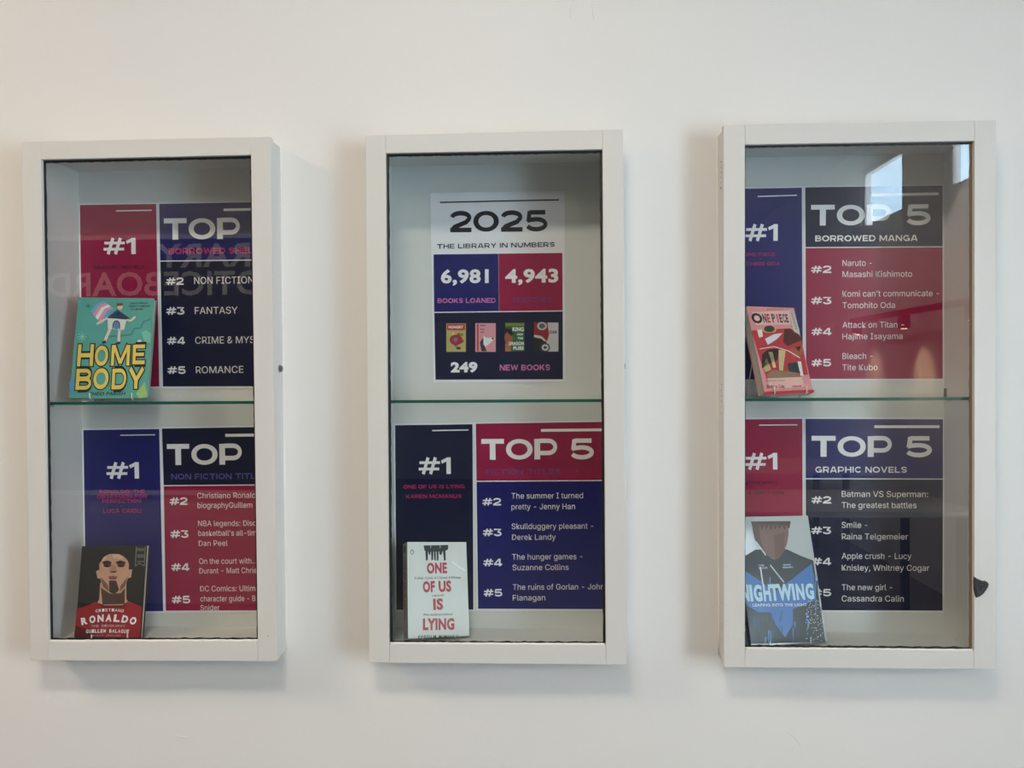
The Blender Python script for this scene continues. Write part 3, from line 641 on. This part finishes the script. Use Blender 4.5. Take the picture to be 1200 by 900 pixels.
def c3(x, y, w_, h):
    return [('p', R_(.02, .02, .98, .12), pm(120, 140, 40), 3), ('e', (.18, .5, .22, .24), pm(150, 88, 60), 3), ('p', [(.0, .2), (.3, .22), (.42, .4), (.3, .46), (.1, .32), (0, .4)], pm(30, 24, 20), 4), ('p', R_(0, .72, .3, 1), pm(176, 110, 70), 3),
            ('t', (.38, .3, .96, .14), MT['w'], 5, 'KING'), ('t', (.6, .44, .92, .07), MT['w'], 5, 'AND'), ('t', (.64, .58, .92, .08), MT['w'], 5, 'THE'), ('t', (.2, .78, .96, .12), MT['w'], 5, 'DRAGON'), ('t', (.42, .94, .96, .12), MT['w'], 5, 'FLIES')]
def c4(x, y, w_, h):
    return [('p', [(0, 0), (0, .5), (.4, .62), (.55, .62), (.62, .4), (.55, 0)][::-1], pm(150, 34, 36), 3), ('e', (.33, .12, .2, .14), pm(190, 196, 196), 4), ('e', (.33, .12, .13, .09), pm(90, 110, 112), 5),
            ('p', [(0, .42), (0, 1), (.5, 1), (.5, .62), (.3, .48)], pm(36, 36, 40), 4), ('p', [(0, .42), (.0, .5), (.3, .56), (.45, .66), (.48, .6), (.3, .46)], pm(200, 202, 204), 5), ('e', (.46, .86, .2, .16), pm(70, 72, 74), 6), ('e', (.46, .86, .14, .11), pm(210, 212, 214), 7), ('e', (.46, .86, .07, .05), pm(60, 62, 64), 8),
            ('t', (.64, .38, .95, .10), pm(150, 34, 44), 5, 'CAR')]
thumb(523, 379, 546, 412.3, (pm(178, 170, 104), c1)); thumb(557, 378.7, 581, 412.3, (pm(214, 150, 158), c2))
thumb(592, 378, 614.7, 412, (pm(50, 96, 60), c3)); thumb(625.7, 378, 654.4, 412, (pm(196, 200, 206), c4))

# ------------------------------------------------------------------ books
def book_matrix(x, y, z, yaw, lean, roll):
    return Matrix.Translation((x, y, z)) @ Matrix.Rotation(math.radians(yaw), 4, 'Z') @ Matrix.Rotation(-math.radians(lean), 4, 'X') @ Matrix.Rotation(math.radians(roll), 4, 'Y')
def book(name, label, Mx, w_, h, th, cover, spine_m, spine_side=-1):
    t = thing(name, label, 'book', Mx, 'books on display'); c_ = .0006; mb = MB(); a = -w_/2; b = w_/2
    # cover: front board, back board, spine; a soft roll at the spine edge
    mb.box(a, b, 0, c_, 0, h, cover); mb.box(a, b, th-c_, th, 0, h, cover)
    s0, s1 = (a, a+c_) if spine_side < 0 else (b-c_, b)
    mb.box(s0, s1, c_, th-c_, 0, h, spine_m); mb.build('cover', t)
    mb = MB(); n = 12; p0, p1 = (a+c_, b-.0022) if spine_side < 0 else (a+.0022, b-c_)
    for k in range(n):       # page block in a few signatures, slightly uneven
        y0 = c_+(th-2*c_)*k/n; y1 = c_+(th-2*c_)*(k+1)/n-.00008; jt = random.uniform(-.0005, .0005)
        mb.box(p0+(jt if spine_side > 0 else 0), p1+(jt if spine_side < 0 else 0), y0, y1, .0012, h-.0012+jt*.5, MT['pages'])
    mb.build('page_block', t)
    return t, Surf(Mx)
def stand(label, Mx, w_, h, th, zfloor, spread=.27, hook=.010, off=0):
    """bent wire easel: hook at the front, run under the book, back rest and rear strut"""
    yaw = Mx.to_euler('XYZ'); P = Mx.translation
    base = Matrix.Translation((P.x, P.y, zfloor)); inv = base.inverted()
    t = thing('book_stand', label, 'book stand', base, 'wire book stands'); r = .0013
    for s_ in (-1, 1):
        u = s_*spread*w_+off; mb = MB()
        mb.tube([Mx @ Vector(p) for p in ((u, -.0048, hook), (u, -.0030, hook*.35), (u, -.0026, 0), (u, -.0005, -r-.0002), (u, th*.5, -r-.0002), (u, th+.0012, -r-.0002), (u, th+r+.0004, .002), (u, th+r+.0004, h*.62))], r, MT['wire'], 8)
        smooth_all(mb.build('rest_wire', t, inv=inv))
        mb = MB(); top = Mx @ Vector((u, th+r*2.2, h*.60)); dirb = (Mx.to_3x3() @ Vector((0, 1, 0))); dirb.z = 0; dirb.normalize()
        foot = Vector((top.x, top.y, zfloor+r))+dirb*.028; foot.y = min(foot.y, BY-.004)
        mb.tube([top, foot], r, MT['wire'], 8); smooth_all(mb.build('strut', t, inv=inv))
    mb = MB(); u = spread*w_; mb.tube([Mx @ Vector((-u+off, th+r+.0004, h*.62)), Mx @ Vector((u+off, th+r+.0004, h*.62))], r, MT['wire'], 8); smooth_all(mb.build('cross_wire', t, inv=inv))
    return t
def cx_(x0, y0, sc): return lambda pts: [(x0+a/sc, y0+b/sc) for a, b in pts]
# --- teal book on the left shelf
SH = CASES[0]['shelf']
Mx = book_matrix(-.9165, .05, SH+.0066, 9.0, 12.2, .7); W_, Hh, Th = .1535, .2165, .0163
teal = mat('teal_cover', s2l(92, 168, 158), .35, var=.12, vscale=25)
t, sf = book('teal_paperback', 'teal paperback with yellow hand-drawn title on the left glass shelf', Mx, W_, Hh, Th, teal, pm(80, 130, 150))
stand('white wire stand under the teal book', Mx, W_, Hh, Th, SH, off=.006)
C = cx_(70, 340, 6.43); mb = MB()
def P(pts, m, k=1): sf.poly(mb, C(pts), k, m)
def PL(pts, wd, m, k=2): sf.line(mb, C(pts), wd/6.43, k, m)
flag = [pm(110, 170, 210), pm(226, 150, 176), pm(232, 232, 222), pm(226, 150, 176), pm(110, 170, 210)]
for i in range(5):
    u0, u1 = i/5, (i+1)/5
    f = lambda u, k: [(lerp(330, 420, u), lerp(82, 150, u)), (lerp(270, 380, u), lerp(108, 165, u)), (lerp(235, 320, u), lerp(160, 265, u))][k]
    P([f(u0, 0), f(u1, 0), f(u1, 1), f(u0, 1)], flag[i], 1); P([f(u0, 1), f(u1, 1), f(u1, 2), f(u0, 2)], flag[i], 1)
P([(360, 210), (505, 215), (485, 300), (365, 295)], pm(226, 226, 214), 3)
P([(355, 210), (435, 148), (530, 212), (500, 222), (375, 212)], pm(42, 72, 100), 4)
sf.ell(mb, *C([(440, 178)])[0], 1.6, 1.8, 5, pm(30, 40, 60)); sf.ell(mb, *C([(428, 262)])[0], 4.2, 5.4, 4, pm(96, 140, 196)); PL([(400, 298), (402, 255), (415, 235), (440, 235), (452, 258), (452, 300)], 5, pm(30, 40, 60), 5)
sf.ell(mb, *C([(455, 122)])[0], 3.2, 4, 4, pm(232, 196, 170)); P([(428, 100), (475, 96), (478, 116), (430, 122)], pm(120, 76, 46), 5)
PL([(370, 205), (320, 232), (280, 255)], 16, pm(232, 210, 190), 3); PL([(500, 222), (535, 232), (570, 200)], 14, pm(232, 210, 190), 3)
PL([(380, 292), (355, 350), (340, 385)], 22, pm(232, 214, 196), 3); PL([(452, 298), (446, 345), (446, 390)], 20, pm(232, 214, 196), 3)
P([(318, 392), (345, 376), (352, 400), (322, 405)], pm(34, 60, 110), 4); P([(430, 390), (460, 388), (456, 408), (432, 408)], pm(34, 60, 110), 4)
PL([(360, 350), (450, 345), (540, 335), (560, 290), (610, 285), (630, 240), (690, 215)], 12, pm(70, 140, 134), 1)
for k in range(4):
    a = math.pi*k/4; PL([(168-34*math.cos(a), 352-34*math.sin(a)), (168+34*math.cos(a), 352+34*math.sin(a))], 6, pm(150, 206, 190), 1)
    PL([(215-18*math.cos(a), 120-18*math.sin(a)), (215+18*math.cos(a), 120+18*math.sin(a))], 4, pm(56, 120, 130), 1)
P([(615, 320), (650, 300), (690, 330), (680, 400), (640, 390)], pm(120, 196, 178), 1); P([(70, 690), (110, 660), (120, 760), (80, 800)], pm(90, 150, 190), 1)
P([(575, 780), (640, 690), (660, 800), (600, 815)], pm(160, 200, 120), 1); P([(580, 395), (595, 372), (615, 380), (618, 402)], pm(226, 226, 226), 3)
mb.build('cover_picture', t)
for ttl, glyphs in (('first', [('H', 130, 250, 575, 165), ('O', 262, 362, 572, 152), ('M', 385, 525, 570, 155), ('E', 548, 640, 560, 148)]), ('second', [('B', 118, 235, 752, 158), ('O', 250, 364, 748, 158), ('D', 390, 498, 748, 155), ('Y', 515, 630, 745, 155)])):
    for mm, k, gr, bd in ((pm(26, 30, 34), 6, 8, .055), (pm(236, 204, 98), 7, 0, .028)):
        mb = MB()
        for ch, a, b, yb, ch_ in glyphs:
            (x0, y0), (x1, y1) = C([(a-gr, yb+gr), (b+gr, yb-2+gr)]); text(sf, mb, ch, x0, y0, x1, y1, (ch_+2*gr)/6.43, k, mm, wide=True, fat=.13 if gr else -.02)
        mb.build('title_outline' if gr else 'title', t)
mb = MB()
for s_, a, b, yb, hh in (('THEO PARISH', 218, 495, 795, 26), ('DISCOVERING', 530, 662, 106, 12), ('WHAT IT MEANS', 518, 680, 128, 12), ('TO BE ME', 533, 628, 152, 12)):
    (x0, y0), (x1, y1) = C([(a, yb), (b, yb-2)]); text(sf, mb, s_, x0, y0, x1, y1, hh/6.43, 4, pm(20, 34, 48), bold=.02, slant=.15)
mb.build('author_lettering', t)

# --- black and red paperback, bottom left
FL = CASES[0]['fz0']
Mx = book_matrix(-.9227, .047, FL+.0064, 10.3, 10.5, 1.2); W_, Hh, Th = .1306, .1915, .0187
t, sf = book('black_and_red_paperback', 'black paperback showing a man in a red shirt, bottom of the left case', Mx, W_, Hh, Th, mat('black_cover', s2l(24, 30, 30), .3, var=.2, vscale=40), pm(40, 20, 24))
stand('white wire stand under the black and red book', Mx, W_, Hh, Th, FL, off=.004, hook=.012)
C = cx_(80, 630, 7.2); mb = MB()
SK, SH_, DK = pm(196, 150, 124), pm(120, 82, 66), pm(26, 22, 22)
P([(245, 548), (262, 520), (270, 380), (490, 380), (490, 520), (512, 548), (380, 600)], SK, 1)       # neck
P([(275, 420), (345, 470), (440, 470), (480, 425), (475, 560), (290, 565)], pm(74, 52, 46), 2)
P([(235, 285), (262, 270), (268, 345), (248, 345)], SK, 2); P([(508, 270), (540, 270), (530, 335), (508, 345)], SK, 2)
P([(262, 215), (290, 165), (330, 135), (440, 130), (490, 165), (512, 220), (508, 330), (480, 410), (430, 462), (385, 480), (345, 465), (290, 410), (266, 330)], SK, 3)
P([(258, 225), (262, 160), (300, 122), (345, 105), (430, 105), (490, 128), (520, 170), (516, 228), (500, 190), (470, 160), (430, 138), (350, 138), (300, 165), (275, 205)], DK, 5)
for q in (([(285, 205), (330, 192), (365, 205), (365, 222), (300, 226)]), ([(400, 205), (440, 192), (485, 205), (480, 226), (410, 222)])): P(q, pm(52, 36, 32), 4)
for x_ in (330, 445): sf.ell(mb, *C([(x_, 240)])[0], 3.6, 1.4, 5, DK); sf.ell(mb, *C([(x_, 232)])[0], 4.6, 2.4, 4, pm(96, 66, 54))
P([(362, 230), (400, 230), (412, 290), (345, 290)], pm(176, 130, 104), 4); P([(350, 284), (412, 282), (398, 296), (362, 296)], DK, 5)
P([(335, 330), (380, 320), (420, 330), (400, 352), (350, 352)], pm(142, 84, 76), 5); P([(345, 342), (412, 340), (400, 346), (356, 347)], DK, 6)
P([(345, 362), (405, 362), (430, 440), (390, 482), (345, 455)], pm(58, 44, 40), 4)
P([(272, 330), (300, 360), (335, 400), (340, 455), (292, 410)], SH_, 4); P([(500, 330), (470, 370), (440, 410), (435, 455), (480, 410)], SH_, 4)
P([(300, 150), (340, 146), (300, 190), (280, 205)], pm(212, 176, 146), 4); P([(370, 140), (430, 142), (470, 170), (440, 180), (380, 170)], pm(216, 176, 148), 4)
red = pm(150, 34, 42)
P([(72, 600), (150, 578), (232, 540), (290, 572), (460, 570), (505, 535), (570, 560), (622, 580), (604, 842), (50, 842)], red, 2)
P([(232, 540), (290, 572), (460, 570), (505, 535), (470, 590), (290, 592)], pm(112, 22, 30), 3); P([(60, 740), (170, 780), (300, 842), (50, 842)], pm(96, 18, 26), 3)
mb.build('cover_picture', t)
mb = MB()
def arc_text(s_, xs, yb, cap, bow, m_, bold, k=7):
    n_ = len(s_); step = (xs[1]-xs[0])/(n_-.1)
    for i, ch in enumerate(s_):
        if ch == ' ': continue
        a = xs[0]+i*step; b = a+step*.78; mid = (xs[0]+xs[1])/2
        f = lambda x: yb+bow*((x-mid)/((xs[1]-xs[0])/2))**2
        (x0, y0), (x1, y1) = C([(a, f(a)), (b, f(b))]); text(sf, mb, ch, x0, y0, x1, y1, cap/7.2, k, m_, bold=bold)
arc_text('CRISTIANO', (232, 470), 622, 24, 10, MT['w'], .02); arc_text('RONALDO', (115, 572), 708, 62, 32, MT['w'], .05)
mb.build('title', t)
mb = MB(); arc_text('THE BIOGRAPHY', (195, 480), 752, 18, 4, pm(190, 180, 180), .02); arc_text('GUILLEM BALAGUE', (150, 515), 802, 30, 4, MT['w'], .03); arc_text('FULLY UPDATED', (210, 445), 832, 14, 2, pm(180, 170, 170), .01)
mb.build('author_lettering', t)
mb = MB(); PL([(575, 75), (567, 240), (600, 215), (642, 240), (650, 75)], 4, pm(150, 150, 140), 5)
for y_, h_ in ((88, 26), (140, 30), (195, 12)): P([(580, y_+h_), (640, y_+h_), (642, y_), (582, y_)], pm(96, 98, 92), 5)
mb.build('award_ribbon', t)

# --- white paperback, bottom of the middle case
FL = CASES[1]['fz0']
Mx = book_matrix(-.2326, .062, FL+.0115, 26.4, 19.1, 5.3); W_, Hh, Th = .1308, .1935, .036
t, sf = book('white_paperback', 'worn white paperback with red painted title, bottom of the middle case', Mx, W_, Hh, Th, mat('white_cover', s2l(214, 222, 220), .35, var=.05, vscale=30, bump=.3, bscale=40), pm(150, 140, 132))
C = cx_(460, 630, 7.2); mb = MB()
for q in ([(262, 66), (470, 62), (468, 100), (440, 115), (300, 120), (270, 110)], [(275, 100), (300, 105), (298, 190), (282, 196)], [(325, 110), (345, 110), (342, 185), (328, 195)], [(348, 110), (364, 110), (366, 195), (352, 190)], [(370, 110), (388, 110), (388, 192), (374, 196)], [(300, 110), (322, 118), (318, 150), (306, 140)], [(392, 110), (424, 110), (410, 150), (396, 140)], [(424, 110), (446, 105), (450, 190), (434, 196)]):
    P(q[::-1], pm(40, 44, 46), 1)
for x_ in (318, 398): P([(x_, 62), (x_+8, 62), (x_+6, 90), (x_+2, 90)][::-1], pm(170, 180, 180), 2)
sf.ell(mb, *C([(166, 122)])[0], 2.1, 3, 1, pm(120, 128, 128)); sf.ell(mb, *C([(166, 124)])[0], 1.3, 2.1, 2, pm(206, 212, 212))
PL([(505, 205), (560, 248), (612, 276)], 9, pm(240, 244, 244), 1); PL([(130, 140), (134, 840)], 5, pm(238, 242, 242), 1)
mb.build('cover_picture', t)
mb = MB(); rd = pm(172, 52, 62)
for s_, a, b, yb, hh in (('ONE', 290, 460, 305, 92), ('OF', 256, 358, 464, 95), ('US', 390, 496, 460, 95), ('IS', 344, 428, 612, 96), ('LYING', 256, 522, 782, 100)):
    (x0, y0), (x1, y1) = C([(a, yb), (b, yb-4)]); text(sf, mb, s_, x0, y0, x1, y1, hh/7.2, 3, rd, bold=.05)
mb.build('title', t)
mb = MB(); bk = pm(40, 46, 50)
for s_, a, b, yb, hh in (('A Geek. A Jock. A Criminal. A Princess', 182, 575, 352, 22), ('A MURDER.', 330, 437, 500, 16), ('Who would you believe?', 258, 508, 660, 20), ('KAREN M. McMANUS', 215, 552, 852, 28)):
    (x0, y0), (x1, y1) = C([(a, yb), (b, yb-6)]); text(sf, mb, s_, x0, y0, x1, y1, hh/7.2, 3, bk, bold=.008, slant=.1)
mb.build('author_lettering', t)
# spine print, in the plane of the spine
Ms = Mx @ Matrix.Translation((-W_/2, 0, 0)) @ Matrix.Rotation(math.radians(-90), 4, 'Z'); I2 = Mx.inverted() @ Ms
mb = MB(); vs, fs = font_mesh('ONE OF US IS LYING', .03); mn = min(v.x for v in vs); mx = max(v.x for v in vs)
def spn(u, v): return I2 @ Vector((-Th+u, -.0003, v))
mb.raw([spn(.009+v.y*.017, Hh*.86-(v.x-mn)/(mx-mn)*Hh*.66) for v in vs], fs, pm(40, 36, 40)); mb.raw([spn(.006, Hh*.90), spn(.022, Hh*.90), spn(.022, Hh*.97), spn(.006, Hh*.97)], [(0, 1, 2, 3)], pm(30, 30, 34))
mb.build('spine_lettering', t)
stand('white wire stand behind the worn white book', Mx, W_, Hh, Th, FL, hook=.002)

# --- pink paperback on the right shelf
SH = CASES[2]['shelf']
Mx = book_matrix(.4742, .056, SH+.0085, 26.6, 17.0, .1); W_, Hh, Th = .1248, .1835, .0192
t, sf = book('pink_paperback', 'small pink manga paperback leaning on the right glass shelf', Mx, W_, Hh, Th, mat('pink_cover', s2l(222, 150, 150), .4, var=.12, vscale=40), pm(200, 120, 120), 1)
stand('white wire stand under the pink book', Mx, W_, Hh, Th, SH, hook=.013, off=.002, spread=.33)
C = cx_(865, 350, 7.2); mb = MB()
P([(110, 270), (420, 250), (530, 330), (590, 640), (240, 675), (200, 560)], pm(186, 60, 66), 1)                       # abstract patches only
for q, col in (([(160, 265), (200, 260), (210, 320), (176, 330)], (226, 220, 206)), ([(390, 260), (440, 250), (520, 310), (535, 350), (420, 400), (380, 370)], (92, 50, 52)),
               ([(225, 340), (300, 300), (375, 290), (330, 340), (250, 390)], (216, 222, 228)), ([(200, 470), (250, 430), (350, 420), (330, 520), (240, 560), (200, 590)], (52, 44, 46)),
               ([(255, 450), (290, 450), (320, 580), (295, 585)], (214, 200, 150)), ([(340, 430), (400, 440), (375, 630), (345, 620)], (206, 186, 140)),
               ([(415, 550), (500, 535), (525, 630), (430, 615)], (50, 66, 74)), ([(500, 530), (530, 530), (550, 650), (525, 650)], (222, 226, 226)),
               ([(240, 640), (300, 600), (480, 620), (540, 660), (250, 675)], (150, 120, 96)), ([(440, 420), (545, 395), (540, 470), (460, 500)], (176, 96, 78)),
               ([(200, 560), (240, 500), (280, 600), (230, 620)], (196, 180, 130)), ([(480, 410), (530, 400), (515, 450)], (66, 40, 40))):
    P(q, pm(*col), 2)
sf.ell(mb, *C([(262, 255)])[0], 6.2, 3.8, 3, pm(72, 70, 60)); sf.ell(mb, *C([(262, 268)])[0], 8.4, 3, 2, pm(196, 170, 110))
PL([(180, 425), (300, 405), (420, 440), (520, 500)], 7, pm(226, 220, 216), 4)
P([(120, 112), (430, 100), (445, 218), (150, 222)], pm(236, 190, 184), 1)
P([(250, 672), (540, 660), (556, 745), (262, 765)][::-1], pm(232, 186, 176), 3)
P([(215, 786), (640, 768), (640, 790), (225, 808)][::-1], pm(196, 40, 60), 3)
mb.build('cover_picture', t)
mb = MB()
for s_, a, b, yb, hh, col in (('O', 122, 212, 208, 82, (62, 50, 50)), ('N', 216, 244, 204, 76, (60, 62, 64)), ('E', 250, 276, 204, 72, (186, 60, 80)), ('P', 292, 320, 203, 72, (70, 90, 90)), ('I', 334, 344, 203, 70, (196, 60, 70)), ('E', 356, 378, 203, 70, (70, 60, 60)), ('C', 384, 406, 202, 70, (96, 60, 64)), ('E', 410, 430, 202, 68, (70, 70, 70))):
    (x0, y0), (x1, y1) = C([(a, yb), (b, yb)]); text(sf, mb, s_, x0, y0, x1, y1, hh/7.2, 4, pm(*col), bold=.04)
mb.build('title', t)
mb = MB()
for s_, a, b, yb, hh, col in (('Eiichiro Oda', 245, 392, 758, 30, (160, 50, 60)), ('SHONEN JUMP', 455, 535, 748, 12, (140, 50, 60)), ('ROMANCE DAWN', 235, 390, 700, 10, (110, 120, 130)), ('MANGA', 245, 385, 98, 12, (190, 90, 60))):
    (x0, y0), (x1, y1) = C([(a, yb), (b, yb-4)]); text(sf, mb, s_, x0, y0, x1, y1, hh/7.2, 5, pm(*col), bold=.02)
mb.build('author_lettering', t)
mb = MB(); P([(425, 100), (458, 96), (515, 262), (518, 300), (470, 280)][::-1], pm(206, 206, 190), 5)
for k in range(14): PL([(440+k*3.2, 116+k*11), (456+k*3.2, 112+k*11)], 4, pm(70, 74, 74), 6)
mb.build('library_sticker', t)

# --- blue and black book, bottom of the right case
FL = CASES[2]['fz0']
Mx = book_matrix(.4735, .055, FL+.0078, 17.0, 17.5, 2.0); W_, Hh, Th = .170, .2545, .013
t, sf = book('blue_and_black_book', 'large blue and black comic book in plastic wrap, bottom of the right case', Mx, W_, Hh, Th, mat('grey_cover', s2l(190, 198, 200), .22, var=.06, vscale=20, coat=.6), pm(40, 50, 70))
stand('white wire stand under the blue and black book', Mx, W_, Hh, Th, FL, hook=.006)
C = cx_(865, 600, 5.45); mb = MB()
dk, bl_, b2 = pm(48, 56, 60), pm(66, 118, 190), pm(44, 84, 140)
def PC(pts, m_, k):      # keep the print on the cover
    out = []
    for x, y in C(pts):
        p = sf.loc(x, y); out.append(Vector((max(-W_/2, min(W_/2, p.x)), -sf.eps*k, max(0, min(Hh, p.z)))))
    mb.face(out, m_)
PC([(-60, 300), (60, 270), (110, 240), (310, 238), (400, 280), (480, 310), (560, 840), (-60, 850)], dk, 1)
PC([(88, 62), (318, 60), (322, 140), (312, 205), (290, 255), (262, 292), (238, 306), (214, 300), (170, 262), (125, 215), (104, 170), (92, 110)], pm(132, 104, 94), 2)
PC([(88, 62), (130, 62), (140, 160), (170, 262), (125, 215), (104, 170), (92, 110)], pm(104, 80, 74), 3); PC([(228, 150), (300, 130), (290, 255), (262, 292), (238, 306)], pm(118, 90, 82), 3)
for hx in range(9): PC([(80+hx*28, 60), (112+hx*28, 60), (102+hx*28, 96+(hx*37) % 22), (92+hx*28, 100+(hx*23) % 26)], pm(98, 78, 72), 4)      # plain shape in the picture's tones
PC([(85, 60), (330, 58), (326, 86), (240, 78), (110, 80)], pm(70, 60, 56), 3)
PC([(-40, 330), (50, 380), (170, 460), (215, 520), (330, 440), (470, 330), (500, 560), (350, 620), (350, 720), (300, 800), (240, 720), (205, 640), (130, 640), (60, 600), (-40, 560)], bl_, 2)
rr = random.Random(5)
for i in range(46):
    x = rr.uniform(40, 530); y = rr.uniform(560, 800) if i < 34 else rr.uniform(380, 500); h_ = rr.uniform(40, 150); w2 = rr.uniform(3, 12)
    PC([(x, y), (x+w2, y+4), (x+w2*.6, min(835, y+h_)), (x+2, min(835, y+h_*.9))], rr.choice([b2, dk, pm(96, 150, 206), pm(34, 42, 50), bl_]), 3)
for i in range(90):
    x = rr.uniform(430, 540); y = rr.uniform(560, 820); PC([(x, y), (x+5, y+1), (x+5, y+5), (x, y+6)], pm(206, 212, 214), 4)
PC([(110, 190), (118, 190), (180, 275), (172, 278)], pm(220, 224, 226), 4); PC([(200, 340), (207, 336), (296, 448), (288, 450)], pm(190, 206, 224), 4); PC([(136, 352), (146, 350), (168, 500), (160, 500)], pm(214, 220, 224), 4)
mb.build('cover_picture', t)
mb = MB()
for s_, a, b, yb, hh in (('N', -8, 74, 572, 108), ('I', 80, 98, 572, 106), ('G', 104, 158, 572, 106), ('H', 166, 212, 570, 106), ('T', 212, 262, 568, 106), ('W', 256, 350, 566, 106), ('I', 352, 368, 564, 104), ('N', 376, 428, 562, 102), ('G', 436, 488, 558, 100)):
    if s_ == 'N' and a < 0: a = 20
    (x0, y0), (x1, y1) = C([(a, yb), (b, yb-1)]); text(sf, mb, s_, x0, y0, x1, y1, hh/5.45, 6, pm(188, 222, 240), bold=.05)
mb.build('title', t)
mb = MB()
for s_, a, b, yb, hh in (('LEAPING INTO THE LIGHT', 92, 440, 604, 18), ('TOM', 130, 165, 348, 10), ('TAYLOR', 130, 188, 364, 10), ('BRUNO', 288, 336, 344, 10), ('REDONDO', 286, 350, 360, 10)):
    (x0, y0), (x1, y1) = C([(a, yb), (b, yb-3)]); text(sf, mb, s_, x0, y0, x1, y1, hh/5.45, 6, pm(206, 220, 230), bold=.03)
mb.build('author_lettering', t)
